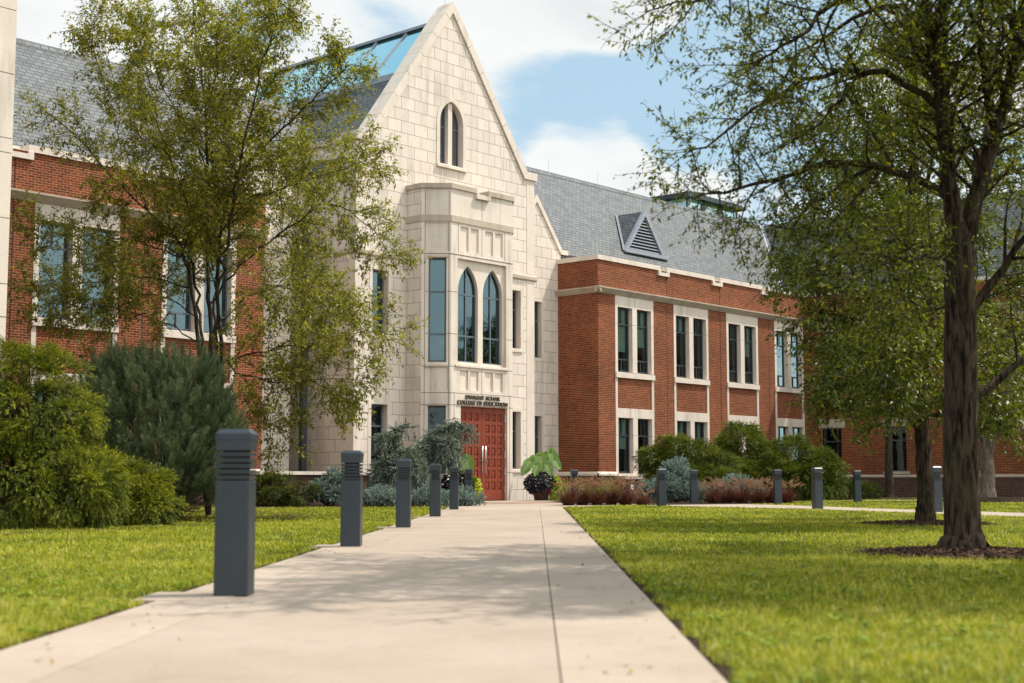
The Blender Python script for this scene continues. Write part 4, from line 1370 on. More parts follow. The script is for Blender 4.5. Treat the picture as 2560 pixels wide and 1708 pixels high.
WEEP = mat_leaf('weeping_spruce_needles', [(0, (.075, .095, .07)), (.5, (.21, .26, .20)), (1, (.38, .43, .34))], .10, .5, .35)
YEW = mat_leaf('yew_needles', [(0, (.030, .046, .007)), (.5, (.11, .14, .014)), (1, (.27, .26, .03))], .18, .45, .35)
HEDGE = mat_leaf('hedge_sprays', [(0, (.035, .055, .008)), (.5, (.12, .155, .015)), (1, (.28, .285, .026))], .26, .45, .35)
PURPLE = mat_leaf('purple_blades', [(0, (.040, .013, .012)), (.5, (.115, .042, .028)), (1, (.27, .125, .055))], .25, .45, .35, (1.3, .9, .8))
PLUME = mat_leaf('tan_plumes', [(0, (.24, .125, .07)), (.5, (.40, .235, .135)), (1, (.56, .38, .24))], .30, .8, .1, (1.1, 1, .9))
LIME = mat_leaf('lime_vine', [(0, (.16, .22, .008)), (.5, (.36, .42, .015)), (1, (.55, .58, .05))], .35, .45, .35)
BLACKV = mat_leaf('black_vine', [(0, (.006, .005, .008)), (.5, (.012, .010, .016)), (1, (.030, .022, .034))], .05, .35, .5, (1, .8, 1))
EAR = mat_leaf('elephant_ear_leaf', [(0, (.07, .15, .03)), (.5, (.19, .32, .085)), (.9, (.42, .50, .20)), (1, (.55, .58, .30))], .35, .4, .4)
MAGENTA = mat_leaf('magenta_petals', [(0, (.24, .015, .10)), (1, (.45, .04, .22))], .2, .6, .2, (1, .8, 1))
GRASSG = mat_leaf('green_blades', [(0, (.07, .12, .012)), (.5, (.16, .24, .022)), (1, (.34, .38, .06))], .35, .4, .35)
LAWNB = mat_leaf('lawn_blades', [(0, (.045, .070, .006)), (.28, (.15, .195, .010)), (.52, (.31, .34, .014)), (.8, (.49, .45, .045)), (1, (.62, .54, .20))], .36, .5, .25, (1.3, 1.25, .5))

rng = np.random.RandomState(11)
# ---- left tree: several stems fanning out behind the pine
d0 = 29.0
def LT(*q):
    return [at(x, y, d0 + dd) for x, y, dd in q]
base = at(478, 1190, d0); base[2] = -.05
def fromb(*q):
    return [base] + LT(*q)
limbs = [
    (fromb((462, 900, 0), (456, 790, 0), (440, 660, .1), (424, 590, .2), (405, 548, .3), (344, 490, .6), (270, 420, .9), (190, 330, 1.1), (90, 240, 1.3)), .085, .012, .45),
    (fromb((480, 950, 0), (484, 800, .2), (478, 650, .3), (475, 508, .3), (475, 360, .2), (470, 234, .1), (452, 110, 0), (440, -10, -.1), (432, -80, 0)), .095, .010, .40),
    (fromb((500, 980, -.2), (508, 820, -.4), (498, 650, -.6), (520, 470, -.9), (586, 360, -1.2), (680, 265, -1.6), (760, 190, -1.9), (800, 150, -2)), .085, .010, .40),
    (fromb((470, 930, .4), (462, 760, .9), (440, 600, 1.4), (400, 430, 1.8), (360, 260, 2.1), (330, 120, 2.4), (300, 40, 2.5)), .07, .009, .40),
    (fromb((492, 930, -.3), (500, 760, -.8), (512, 600, -1.5), (540, 420, -2.1), (580, 240, -2.6), (620, 90, -3), (660, 20, -3.1)), .075, .009, .40),
    (fromb((486, 960, .3), (492, 740, 1.0), (500, 540, 1.8), (520, 350, 2.4), (540, 180, 3.0), (560, 50, 3.3)), .075, .009, .40),
    (LT((468, 843, 0), (520, 828, -.2), (578, 812, -.5), (690, 790, -.9), (820, 768, -1.3), (915, 770, -1.5)), .040, .008, .25),
    (LT((480, 700, .2), (560, 600, .3), (660, 520, .3), (760, 470, .2), (850, 520, 0), (900, 590, -.1)), .040, .008, .25),
    (LT((508, 820, -.4), (560, 860, -.8), (640, 880, -1.2), (740, 870, -1.6), (850, 880, -1.9)), .032, .007, .25),
    (LT((440, 660, .1), (360, 640, -.5), (260, 640, -1.1), (150, 660, -1.6), (60, 680, -1.9)), .034, .007, .25),
    (LT((456, 790, 0), (380, 740, -.8), (290, 715, -1.6), (190, 700, -2.4), (100, 690, -3)), .030, .007, .3),
    (LT((424, 590, .2), (330, 560, .6), (230, 540, 1.0), (130, 540, 1.3), (50, 520, 1.5)), .030, .007, .3),
    (LT((344, 490, .6), (280, 330, .5), (270, 220, .4), (240, 110, .3), (205, 45, .3)), .026, .006, .3),
    (LT((520, 470, -.9), (620, 440, -1.7), (720, 410, -2.4), (800, 380, -3.0), (850, 365, -3.3)), .032, .007, .25),
    (LT((500, 540, 1.8), (600, 470, 2.4), (690, 380, 2.9), (760, 300, 3.2)), .030, .007, .25),
    (LT((475, 360, .2), (400, 250, -.6), (350, 140, -1.3), (320, 60, -1.8)), .028, .006, .3),
    (LT((475, 300, .2), (540, 180, -.5), (580, 80, -1.1), (600, 0, -1.5)), .028, .006, .25),
    (LT((476, 430, .3), (460, 300, -1.3), (500, 170, -2.4), (490, 60, -3)), .028, .006, .25),
    (LT((490, 620, .0), (430, 470, -1.5), (380, 350, -2.5), (300, 300, -3.2)), .030, .006, .25),
    (LT((490, 760, .0), (560, 690, -1.2), (640, 660, -2.2), (720, 680, -3.0), (770, 730, -3.4)), .030, .006, .25),
    (LT((560, 860, -.8), (600, 960, -1.2), (650, 985, -1.5)), .016, .005, .2),
    (LT((690, 790, -.9), (740, 870, -1.1), (800, 930, -1.3)), .014, .005, .1),
    (LT((462, 740, .6), (400, 690, 1.6), (320, 660, 2.4), (240, 600, 3.0)), .028, .006, .3),
    (LT((600, 470, 1.4), (680, 560, 1.9), (740, 650, 2.1), (780, 740, 2.2)), .020, .006, .2),
]
limbs = [(p, a * .62, b * .8, f) for p, a, b, f in limbs]
o, n_ = tree('multi_stem_tree', limbs, rng, 'airy olive-leaved tree with several slender stems behind the round pine', BARKD, LEAF_A,
             sec_gap=.125, sec_len=1.3, ter_gap=.078, ter_len=.46, leaf=.092, leaf_gap=.018, droop=.45)


# ---- right foreground tree
d0 = 14.5
def RT(*q):
    return [at(x, y, d0 + dd) for x, y, dd in q]
b_ = at(2212, 1270, d0); b_[2] = -.06
limbs = [
    ([b_] + RT((2208, 1200, 0), (2205, 1000, 0), (2204, 800, 0), (2203, 640, 0), (2200, 540, 0)), .198, .150, None),
    ([at(2212, 1290, d0) * [1, 1, 0] + [0, 0, -.1], at(2211, 1262, d0) * [1, 1, 0] + [0, 0, .03], at(2210, 1215, d0)], .33, .196, None),
    (RT((2200, 570, 0), (2183, 450, -.05), (2170, 330, -.1), (2160, 200, -.15), (2140, 90, -.2), (2118, -60, -.3), (2085, -300, -.5), (2060, -600, -.6)), .105, .02, .15),
    (RT((2206, 590, 0), (2235, 470, .1), (2285, 300, .25), (2320, 180, .4), (2350, 0, .6), (2400, -350, .8), (2420, -650, .9)), .105, .02, .15),
    (RT((2176, 380, -.05), (2172, 250, .25), (2165, 120, .5), (2168, -20, .7), (2160, -250, .9), (2150, -500, 1.1)), .055, .012, .15),
    (RT((2285, 300, .25), (2262, 180, .1), (2250, 60, -.1), (2262, -150, -.3), (2280, -400, -.4)), .055, .012, .15),
    (RT((2180, 455, 0), (2130, 425, -.1), (2080, 405, -.2), (2010, 385, -.35), (1920, 372, -.5), (1830, 398, -.65), (1740, 425, -.8), (1650, 445, -.95), (1590, 455, -1.05)), .052, .007, .30),
    (RT((2000, 384, -.35), (1910, 440, -.5), (1850, 480, -.7), (1800, 515, -.85), (1760, 535, -1)), .024, .005, .2),
    (RT((2165, 262, -.1), (2080, 195, -.15), (2000, 168, -.2), (1900, 175, -.3), (1820, 208, -.4), (1720, 270, -.5), (1620, 335, -.6), (1560, 360, -.7)), .040, .006, .3),
    (RT((2000, 168, -.2), (1930, 230, -.5), (1850, 300, -.8), (1770, 350, -1.1)), .020, .005, .25),
    (RT((2118, -60, -.3), (2020, -55, -.8), (1930, 10, -1.1), (1850, 75, -1.3), (1780, 112, -1.45), (1700, 150, -1.6)), .040, .006, .30),
    (RT((2085, -300, -.5), (1950, -240, -.9), (1800, -120, -1.2), (1680, -40, -1.4), (1580, 5, -1.5), (1490, 20, -1.6)), .040, .006, .35),
    (RT((2140, 60, -.2), (2060, 20, .4), (1960, 30, .9), (1860, 110, 1.3), (1780, 200, 1.6), (1720, 270, 1.8)), .034, .006, .3),
    (RT((2210, 735, 0), (2250, 690, -.05), (2290, 635, -.1), (2350, 555, -.2), (2440, 450, -.3), (2560, 380, -.4)), .062, .012, .40),
    (RT((2222, 925, 0), (2265, 895, .0), (2310, 855, .0), (2370, 805, .0), (2480, 740, .1), (2600, 700, .2)), .055, .012, .5),
    (RT((2200, 560, 0), (2240, 430, 1.1), (2262, 310, 2.0), (2280, 200, 2.9), (2300, 60, 3.4)), .048, .010, .3),
    (RT((2190, 600, 0), (2120, 590, -.6), (2040, 600, -1.3), (1960, 640, -1.9)), .022, .005, .3),
    (RT((2203, 640, 0), (2180, 700, .7), (2130, 700, 1.2), (2060, 690, 1.7), (1990, 720, 2.1)), .020, .005, .3),
    (RT((2160, 200, -.15), (2100, 90, 1.1), (2030, 20, 2.0), (1960, -60, 2.6)), .040, .008, .25),
    (RT((2320, 180, .4), (2330, 90, -1.0), (2300, 20, -2.0), (2280, -100, -2.6)), .040, .008, .3),
    (RT((2060, -250, -.4), (1980, -330, -2.0), (1900, -300, -3.2), (1850, -200, -4.0)), .035, .007, .3),
    (RT((2150, -400, 0), (2200, -480, -2.0), (2240, -450, -3.6), (2260, -380, -4.6)), .035, .007, .3),
    (RT((2400, -350, .8), (2480, -380, 0), (2600, -330, -.6), (2720, -230, -1.0)), .035, .007, .3),
    (RT((2085, -300, -.5), (2050, -480, -2.2), (2000, -620, -4.0), (1960, -700, -5.4)), .05, .01, .15),
    (RT((2140, 90, -.2), (2190, -80, -2.0), (2230, -260, -4.2), (2260, -420, -6.0)), .05, .01, .25),
    (RT((2330, 150, .4), (2420, -40, -1.2), (2520, -240, -3.2), (2620, -420, -5.0)), .05, .01, .2),
    (RT((2118, -60, -.3), (2000, -220, -1.8), (1900, -420, -3.6), (1820, -600, -5.0)), .045, .009, .2),
    (RT((2060, -600, -.6), (1980, -700, .8), (1900, -780, 2.0)), .03, .007, .1),
    (RT((2420, -650, .9), (2500, -700, -.8), (2560, -760, -2.6)), .03, .007, .1),
    (RT((2262, -150, -.3), (2240, -380, -1.8), (2230, -560, -3.2)), .035, .008, .2),
    (RT((2350, 0, .6), (2430, -60, 1.2), (2520, -50, 1.8), (2600, 0, 2.2)), .035, .007, .3),
]
o, n_ = tree('large_lawn_tree', limbs, rng, 'largest tree at the right, thick furrowed trunk forking in two, nearest the camera', BARK, LEAF_B,
             sec_gap=.122, sec_len=1.05, ter_gap=.088, ter_len=.42, leaf=.064, leaf_gap=.023, droop=.55, wood_sides=14)


# ---- second right tree, further back
d0 = 24.0
b_ = at(2125, 1206, d0); b_[2] = -.05
limbs = [
    ([b_] + RT((2122, 1120, 0), (2118, 980, 0), (2115, 800, 0), (2110, 620, 0), (2100, 400, 0), (2085, 200, 0), (2080, 60, 0)), .165, .03, .45),
    ([b_ * [1, 1, 0] + [0, 0, -.1], b_ * [1, 1, 0] + [0, 0, .05], at(2124, 1165, d0)], .22, .163, None),
    (RT((2118, 1000, 0), (2060, 930, -.3), (2000, 885, -.6), (1950, 880, -.9), (1910, 885, -1.1)), .045, .008, .25),
    (RT((2116, 880, 0), (2040, 800, -.3), (1970, 740, -.6), (1900, 720, -.8), (1850, 720, -1.0)), .05, .008, .25),
    (RT((2115, 800, 0), (2020, 700, .2), (1930, 630, .5), (1860, 600, .8), (1820, 600, .9)), .05, .008, .25),
    (RT((2112, 700, 0), (2000, 580, -.4), (1920, 510, -.8), (1860, 470, -1.1)), .045, .008, .25),
    (RT((2108, 600, 0), (2030, 450, .4), (1950, 350, .7), (1900, 290, .9)), .04, .008, .25),
    (RT((2118, 950, 0), (2200, 870, .2), (2290, 820, .5), (2370, 800, .8)), .045, .008, .25),
    (RT((2115, 820, 0), (2210, 720, -.2), (2310, 650, -.5), (2400, 620, -.8)), .045, .008, .25),
    (RT((2110, 680, 0), (2190, 540, .3), (2270, 430, .6), (2340, 360, .9)), .045, .008, .25),
    (RT((2104, 460, 0), (2150, 330, -.3), (2180, 220, -.5), (2200, 120, -.6)), .04, .008, .25),
    (RT((2116, 900, 0), (2085, 830, -1.4), (2050, 800, -2.5), (2020, 820, -3.3)), .045, .008, .3),
    (RT((2115, 850, 0), (2140, 760, 1.4), (2160, 700, 2.6), (2170, 680, 3.4)), .045, .008, .3),
    (RT((2112, 740, 0), (2120, 640, -1.5), (2090, 560, -2.7), (2060, 540, -3.3)), .045, .008, .3),
    (RT((2110, 640, 0), (2060, 520, 1.5), (2010, 440, 2.6), (1980, 400, 3.3)), .045, .008, .3),
    (RT((2118, 960, 0), (2180, 930, -1.2), (2230, 900, -2.3), (2290, 910, -3)), .04, .008, .3),
    (RT((2118, 960, 0), (2060, 940, 1.3), (1990, 900, 2.3), (1930, 870, 3.1)), .04, .008, .3),
    (RT((2105, 520, 0), (2080, 380, -1.4), (2040, 280, -2.4), (2000, 220, -3)), .04, .008, .3),
]
o, n_ = tree('medium_lawn_tree', limbs, rng, 'medium tree right of centre whose lower trunk stands left of the large trunk', BARK, LEAF_C,
             sec_gap=.10, sec_len=1.35, ter_gap=.085, ter_len=.52, leaf=.100, leaf_gap=.023, droop=.5)


# ---- a tree just outside the right edge of the view: its shade lies across the near lawn and the walk
bs = fl(11.4, 8.1)
def ST(*q):
    return [bs + fw * dd + rt * l + np.array([0, 0, z]) for l, dd, z in q]
limbs = [(ST((0, 0, -.05), (0, 0, 1.5), (.1, 0, 3.5), (.05, .1, 6.0), (0, 0, 8.5), (.1, 0, 11.5)), .19, .03, .55)]
for k in range(17):
    a = k * 2.399; h = 4.9 + .36 * k; r_ = 3.3 - .12 * k
    limbs.append((ST((0, 0, h), (.45 * r_ * math.cos(a), .45 * r_ * math.sin(a), h + .7), (r_ * math.cos(a), r_ * math.sin(a), h + 1.0)), .05, .01, .2))
tree('shade_tree', limbs, rng, 'leafy tree just past the right edge, shading the near lawn and walk', BARK, LEAF_B, sec_gap=.15, sec_len=1.3, ter_gap=.10, ter_len=.5, leaf=.16, leaf_gap=.024, droop=.5)

# ---- two trees before the side wing
d0 = 55.0
b_ = at(2040, 1146, d0); b_[2] = -.05
limbs = [
    ([b_] + RT((2040, 1060, 0), (2040, 960, 0), (2042, 860, 0), (2040, 760, 0), (2035, 680, 0)), .185, .04, .5),
    ([b_ * [1, 1, 0] + [0, 0, -.1], b_ * [1, 1, 0] + [0, 0, .05], at(2040, 1125, d0)], .26, .185, None)]
for (x, y, dd) in ((1930, 860, -1), (1900, 780, .5), (1960, 700, -.8), (2130, 850, .8), (2150, 760, -.6), (2100, 690, .5), (2010, 820, -2.5), (2070, 800, 1.2), (2050, 900, -2.8)):
    y0 = min(y + 110, 960)
    limbs.append((RT((2041, y0, 0), ((2041 + x) / 2, (y0 + y) / 2 + 5, dd * .5), (x, y, dd)), .06, .012, .25))
o, n_ = tree('small_lawn_tree', limbs, rng, 'slim trunked tree close to the shaded brick side wing, behind the lone bollard', BARKD, LEAF_C,
             sec_gap=.28, sec_len=1.5, ter_gap=.24, ter_len=.6, leaf=.16, leaf_gap=.06, droop=.5)
d0 = 48.0
b_ = at(2265, 1153, d0); b_[2] = -.05
limbs = [
    ([b_] + RT((2266, 1090, 0), (2262, 1020, 0), (2250, 950, 0), (2230, 860, .3), (2215, 760, .5)), .28, .06, .5),
    ([b_ * [1, 1, 0] + [0, 0, -.1], b_ * [1, 1, 0] + [0, 0, .05], at(2265, 1120, d0)], .40, .28, None),
    (RT((2266, 1060, 0), (2282, 980, -.3), (2310, 890, -.6), (2335, 800, -.8)), .17, .04, .35)]
for (x, y, dd) in ((2170, 900, -1), (2150, 820, .8), (2200, 740, -1), (2290, 720, .6), (2370, 860, -1), (2400, 780, .8), (2340, 700, -.6), (2240, 800, -2.6), (2300, 860, -2.8), (2240, 900, 2.2), (2420, 900, -.5), (2190, 960, -1.5), (2350, 950, -1.5)):
    y0 = min(y + 120, 1010)
    limbs.append((RT((2262, y0, 0), ((2262 + x) / 2, (y0 + y) / 2 + 8, dd * .5), (x, y, dd)), .07, .012, .25))
o, n_ = tree('spreading_tree', limbs, rng, 'low spreading tree with forked pale trunk behind the largest tree', BARKP, LEAF_C,
             sec_gap=.24, sec_len=1.6, ter_gap=.20, ter_len=.6, leaf=.15, leaf_gap=.05, droop=.6)

# ---- trees across the lawn to the right, out of view: the entrance windows mirror them
src = bpy.data.objects['medium_lawn_tree']
for k, (x, y, sc_, rz_) in enumerate(((72, -2, 1.35, .6), (80, -12, 1.5, 2.1), (66, -10, 1.2, 3.9), (92, -2, 1.6, 5.0))):
    c = src.copy(); C.objects.link(c); c.location = (x, y, -.05); c.scale = (sc_, sc_, sc_); c.rotation_euler = (0, 0, rz_)
    c['label'] = 'tree across the lawn out of view, mirrored low in the bay windows'; c['group'] = 'trees mirrored in the windows'
    for ch in src.children:
        d_c = ch.copy(); C.objects.link(d_c); d_c.parent = c

# ---- mulch rings under the trees
def mulch(c, rx, h, n, label=None):
    c = np.array(c); c[2] = 0
    m = MB()
    ring = [(1.0, 0.0), (.8, .5), (.5, .85), (.2, 1.0), (0.01, 1.0)]
    k = 36; vs = []
    ph = rng.uniform(0, 6, 3)
    for r_, z in ring:
        for i in range(k):
            a = 2 * math.pi * i / k
            w_ = rx * r_ * (1 + .08 * math.sin(2 * a + ph[0]) + .06 * math.sin(5 * a + ph[1]))
            vs.append((c[0] + w_ * math.cos(a), c[1] + w_ * math.sin(a), z * h * rng.uniform(.85, 1.1) + .004))
    fs = [(a * k + i, a * k + (i + 1) % k, (a + 1) * k + (i + 1) % k, (a + 1) * k + i) for a in range(4) for i in range(k)]
    m.add(vs, fs)
    o = m.build('mulch_ring', SOIL, smooth=True); tag(o, kind='stuff')
    rr = rx * np.sqrt(rng.rand(n)) * 1.02; a = rng.uniform(0, 6.28, n)
    P = np.stack([c[0] + rr * np.cos(a), c[1] + rr * np.sin(a), h * (1 - (rr / rx) ** 2 * .95) + .006 + rng.rand(n) * .02], 1)
    D = norm(np.stack([np.cos(rng.uniform(0, 6.28, n)), np.sin(rng.uniform(0, 6.28, n)), rng.normal(0, .25, n)], 1))
    L = rng.uniform(.02, .075, n)[:, None]; W_ = norm(np.cross(D, np.array([0, 0, 1.0]) + rng.normal(0, .4, (n, 3)))) * rng.uniform(.004, .012, n)[:, None]
    V = np.stack([P - D * L / 2 - W_, P - D * L / 2 + W_, P + D * L / 2 + W_ * .6, P + D * L / 2 - W_ * .6], 1).reshape(-1, 3)
    o = np_mesh('bark_mulch', V, np.arange(4 * n).reshape(-1, 4), MULCH, None, tint=np.repeat(rng.rand(n), 4)); tag(o, kind='stuff')
mulch(at(2225, 1275, 14.2), 1.10, .05, 5200)
mulch(at(2128, 1206, 23.7), 1.15, .05, 2600)
mulch(at(2040, 1146, 55), 1.3, .08, 500)
mulch(at(2270, 1153, 48), 1.9, .16, 900)

# ---- shrubs
def W_(x, y, d, z=None):
    p = at(x, y, d)
    if z is not None: p[2] = z
    return p
def bl_(base, x, y, d, rw, rd, rh, w=1.0):
    """ellipsoid centred at pixel (x, y) and depth d, half sizes: across, along the view, up (axes kept horizontal)"""
    c = at(x, y, d) - np.asarray(base)
    e = (rw + rd) / 2
    return (c, np.array([e, e, rh]), w * e * e * rh ** .5)

cyp_t = [shoot(rng, 1.0, 26, .40, .060, .80, .6, .35, .02, .35, .12) for _ in range(5)]
yew_t = [shoot(rng, 1.0, 38, .26, .065, .95, .75, .15, .02, .35) for _ in range(4)]
pine_t = [shoot(rng, 1.0, 130, .40, .020, .95, 0, 0, .0, .25) for _ in range(4)]
spr_t = [shoot(rng, 1.0, 56, .34, .075, 1.0, 0, .0, .0, .25) for _ in range(4)]
spd_t = [shoot(rng, 1.0, 52, .28, .075, .9, 0, .25, .0, .2) for _ in range(4)]

b = W_(70, 1212, 22.6, 0)
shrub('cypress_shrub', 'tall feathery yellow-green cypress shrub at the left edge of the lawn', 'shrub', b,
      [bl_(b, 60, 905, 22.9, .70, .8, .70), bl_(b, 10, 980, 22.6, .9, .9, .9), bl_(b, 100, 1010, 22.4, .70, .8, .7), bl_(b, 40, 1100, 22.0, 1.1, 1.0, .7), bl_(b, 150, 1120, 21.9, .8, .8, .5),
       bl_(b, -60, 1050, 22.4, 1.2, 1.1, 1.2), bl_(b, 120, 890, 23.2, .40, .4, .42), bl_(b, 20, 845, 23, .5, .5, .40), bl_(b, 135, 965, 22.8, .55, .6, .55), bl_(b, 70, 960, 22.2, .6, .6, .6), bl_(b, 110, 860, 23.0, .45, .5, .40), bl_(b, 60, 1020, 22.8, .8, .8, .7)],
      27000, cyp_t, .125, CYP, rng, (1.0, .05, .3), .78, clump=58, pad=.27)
b = W_(270, 1205, 23.4, 0)
shrub('low_cypress', 'low spreading yellow-green cypress in front of the round pine', 'shrub', b,
      [bl_(b, 230, 1140, 23.3, .65, .6, .40), bl_(b, 310, 1125, 23.6, .5, .5, .36), bl_(b, 240, 1075, 23.9, .36, .4, .36), bl_(b, 190, 1170, 23.0, .7, .6, .32), bl_(b, 345, 1168, 23.3, .35, .4, .26)],
      10000, cyp_t, .12, CYP, rng, (1.0, .05, .3), .78, clump=50, pad=.22)
b = W_(385, 1190, 26.0, 0)
shrub('pine_shrub', 'big round dark blue-green pine shrub with upright needle shoots', 'shrub', b,
      [bl_(b, 360, 985, 26.2, 1.38, 1.3, 1.32), bl_(b, 430, 900, 26.2, .75, .8, .75), bl_(b, 300, 890, 26.6, .75, .8, .75), bl_(b, 460, 1010, 26.0, .75, .8, .9), bl_(b, 390, 1060, 25.4, .9, .8, .7), bl_(b, 240, 920, 26.9, .6, .6, .8), bl_(b, 495, 1000, 25.8, .36, .4, .6), bl_(b, 430, 1100, 25.6, .8, .7, .5), bl_(b, 260, 1000, 26.6, .6, .6, .9)],
      2900, pine_t, .34, PINE, rng, (.65, .95, .22), .62, stems=9, spin=True)
# dry lower branches of the pine
pd = bpy.data.objects['pine_shrub']
ws = []
for k in range(34):
    e = at(rng.uniform(400, 505), rng.uniform(1085, 1175), 25.6 + rng.uniform(-.6, .6)) - b
    ws.append((smooth_path([np.array([rng.normal(0, .15), rng.normal(0, .15), rng.uniform(.1, .5)]), e * .5 + rng.normal(0, .1, 3), e], 8, rng, .02), np.linspace(.016, .003, 8)))
TV, TF = tubes(ws, 5); np_mesh('dry_branches', TV, TF, BARKP, pd, smooth=True)
pdry = []
for k in range(26):
    pdry.append(at(rng.uniform(390, 500), rng.uniform(1060, 1170), 25.3 + rng.uniform(-.4, .4)) - b)
pdry = np.array(pdry)
V, F, T = scatter(pine_t, pdry, rng.normal(0, 1, pdry.shape) + [0, 0, -.3], np.full(len(pdry), .16), rng, spin=True)
np_mesh('dry_needles', V, F, mat_leaf('rust_needles', [(0, (.10, .04, .012)), (1, (.24, .11, .04))], .1, .8, .1), pd, tint=T)

b = W_(645, 1152, 40, 0)
shrub('spreading_yew', 'low mounded dark green yew between first bollard and planter wall', 'shrub', b,
      [bl_(b, 630, 1125, 40, .62, .6, .42), bl_(b, 690, 1138, 39.8, .45, .5, .28), bl_(b, 590, 1125, 40.2, .5, .5, .40)], 3200, yew_t, .14, YEW, rng, (1, .15, .35), .7, clump=26, pad=.16)
b = W_(758, 1150, 40.4, 0)
shrub('dwarf_blue_spruce', 'irregular pale blue dwarf spruce just left of the second bollard', 'shrub', b,
      [bl_(b, 765, 1105, 40.5, .28, .3, .34), bl_(b, 735, 1125, 40.3, .30, .3, .24), bl_(b, 772, 1137, 40.2, .34, .3, .22), bl_(b, 790, 1110, 40.6, .25, .3, .3), bl_(b, 715, 1135, 40.4, .2, .25, .16)], 900, spr_t, .17, SPRUCE, rng, (1, .25, .3), .5)

def weeping(name, label, base, spine, arms, n):
    """an arched leader with branchlets hanging down from it"""
    base = np.array(base)
    ws = [(smooth_path(spine, 16, rng, .02) - base, np.linspace(.06, .02, 16))]
    P, D = [], []
    for pts, k, ln in arms:
        q = smooth_path(pts, 14, rng, .02) - base
        ws.append((q, np.linspace(.03, .008, 14)))
        m = int(k * 2.0)
        f = rng.uniform(0, 12.99, m); i = f.astype(int); c = (f - i)[:, None]
        s = q[i] * (1 - c) + q[i + 1] * c
        L = ln * rng.uniform(.25, 1.1, m)
        out_ = norm(np.stack([rng.normal(0, 1, m), rng.normal(0, 1, m), np.zeros(m)], 1)) * rng.uniform(.05, .28, m)[:, None]
        st = .17
        for j in range(m):
            nn = max(1, int(L[j] / (st * .75)))
            for h in range(nn):
                z = s[j] + out_[j] * min(1, (h + 1) / 2.5) + np.array([0, 0, .04 - h * st * .75])
                if z[2] < .05: break
                P.append(z + rng.normal(0, .02, 3)); D.append(out_[j] * (1.6 if h == 0 else .45) + np.array([0, 0, .0 if h == 0 else -1.0]) * .4 + rng.normal(0, .07, 3))
    P, D = np.array(P), np.array(D)
    V, F, T = scatter(spd_t, P, D, .23 * rng.uniform(.75, 1.25, len(P)), rng, spin=True)
    t = empty(name, base, label, 'conifer', 'weeping spruces by the door')
    np_mesh('foliage', V, F, WEEP, t, tint=T)
    TV, TF = tubes(ws, 7); np_mesh('stem', TV, TF, BARKD, t, smooth=True)
    return t
d_ = 41.0
A_ = lambda *q: [at(x, y, d_ + dd) for x, y, dd in q]
b = W_(915, 1155, d_, 0)
weeping('weeping_spruce', 'left weeping blue spruce, shaggy narrow column with a nodding tip behind the third bollard', b,
        [b] + A_((918, 1080, 0), (905, 1030, 0), (900, 1000, .1), (912, 985, .1), (935, 980, .1)),
        [(A_((905, 1010, 0), (885, 1000, -.2), (868, 1010, -.3)), 34, .55), (A_((900, 1000, .1), (915, 985, .1), (940, 982, .1)), 26, .4),
         (A_((905, 1045, 0), (930, 1035, -.3), (955, 1060, -.5), (975, 1085, -.5)), 60, .7), (A_((905, 1060, 0), (880, 1062, -.3), (858, 1095, -.4)), 55, .6),
         (A_((910, 1050, 0), (915, 1060, -.5), (920, 1085, -.7)), 50, .7), (A_((905, 1030, 0), (900, 1025, .4), (890, 1060, .6)), 30, .7), (A_((905, 1080, 0), (940, 1090, -.2), (985, 1125, -.2)), 40, .35), (A_((905, 1080, 0), (870, 1100, -.2), (845, 1135, -.2)), 36, .35)], 0)
d_ = 43.2
b = W_(1000, 1150, d_, 0)
weeping('weeping_spruce', 'right weeping blue spruce arching over sideways in front of the left red door', b,
        [b] + A_((1005, 1080, 0), (1010, 1020, 0), (1025, 985, 0), (1045, 978, 0), (1065, 985, 0)),
        [(A_((1010, 1015, 0), (985, 1010, -.2), (965, 1030, -.3), (955, 1045, -.3)), 60, .75), (A_((1020, 990, 0), (1000, 995, .3), (985, 1010, .5)), 36, .7),
         (A_((1025, 985, 0), (1045, 978, 0), (1068, 984, 0), (1080, 1000, 0)), 56, .42), (A_((1012, 1010, 0), (1020, 1010, -.5), (1035, 1030, -.7)), 60, .85), (A_((1010, 1010, 0), (1030, 1000, .3), (1042, 1010, .5)), 46, .95),
         (A_((1015, 1000, 0), (1040, 1005, -.2), (1050, 1040, -.3)), 40, .7), (A_((1040, 980, 0), (1045, 970, 0), (1052, 962, 0)), 6, .2)], 0)
for i, (x, y, d, rw, lab) in enumerate(((880, 1143, 39.4, .85, 'creeping blue spruce mat at the foot of the left weeping spruce'), (985, 1143, 39.8, .8, 'creeping blue spruce mat between the third and fifth bollards'), (1062, 1144, 40.6, .42, 'small creeping blue spruce at the corner of the walk before the red doors'))):
    b = W_(x, 1158, d, 0)
    shrub('creeping_spruce', lab, 'shrub', b, [bl_(b, x - 14, y, d, rw * .6, .5, .16), bl_(b, x + 22, y + 3, d - .2, rw * .6, .4, .14), bl_(b, x, y - 8, d + .2, rw * .5, .4, .20)], int(950 * rw), spr_t, .17, SPRUCE, rng, (1, .3, .35), .35, stems=3, group='creeping blue spruces')

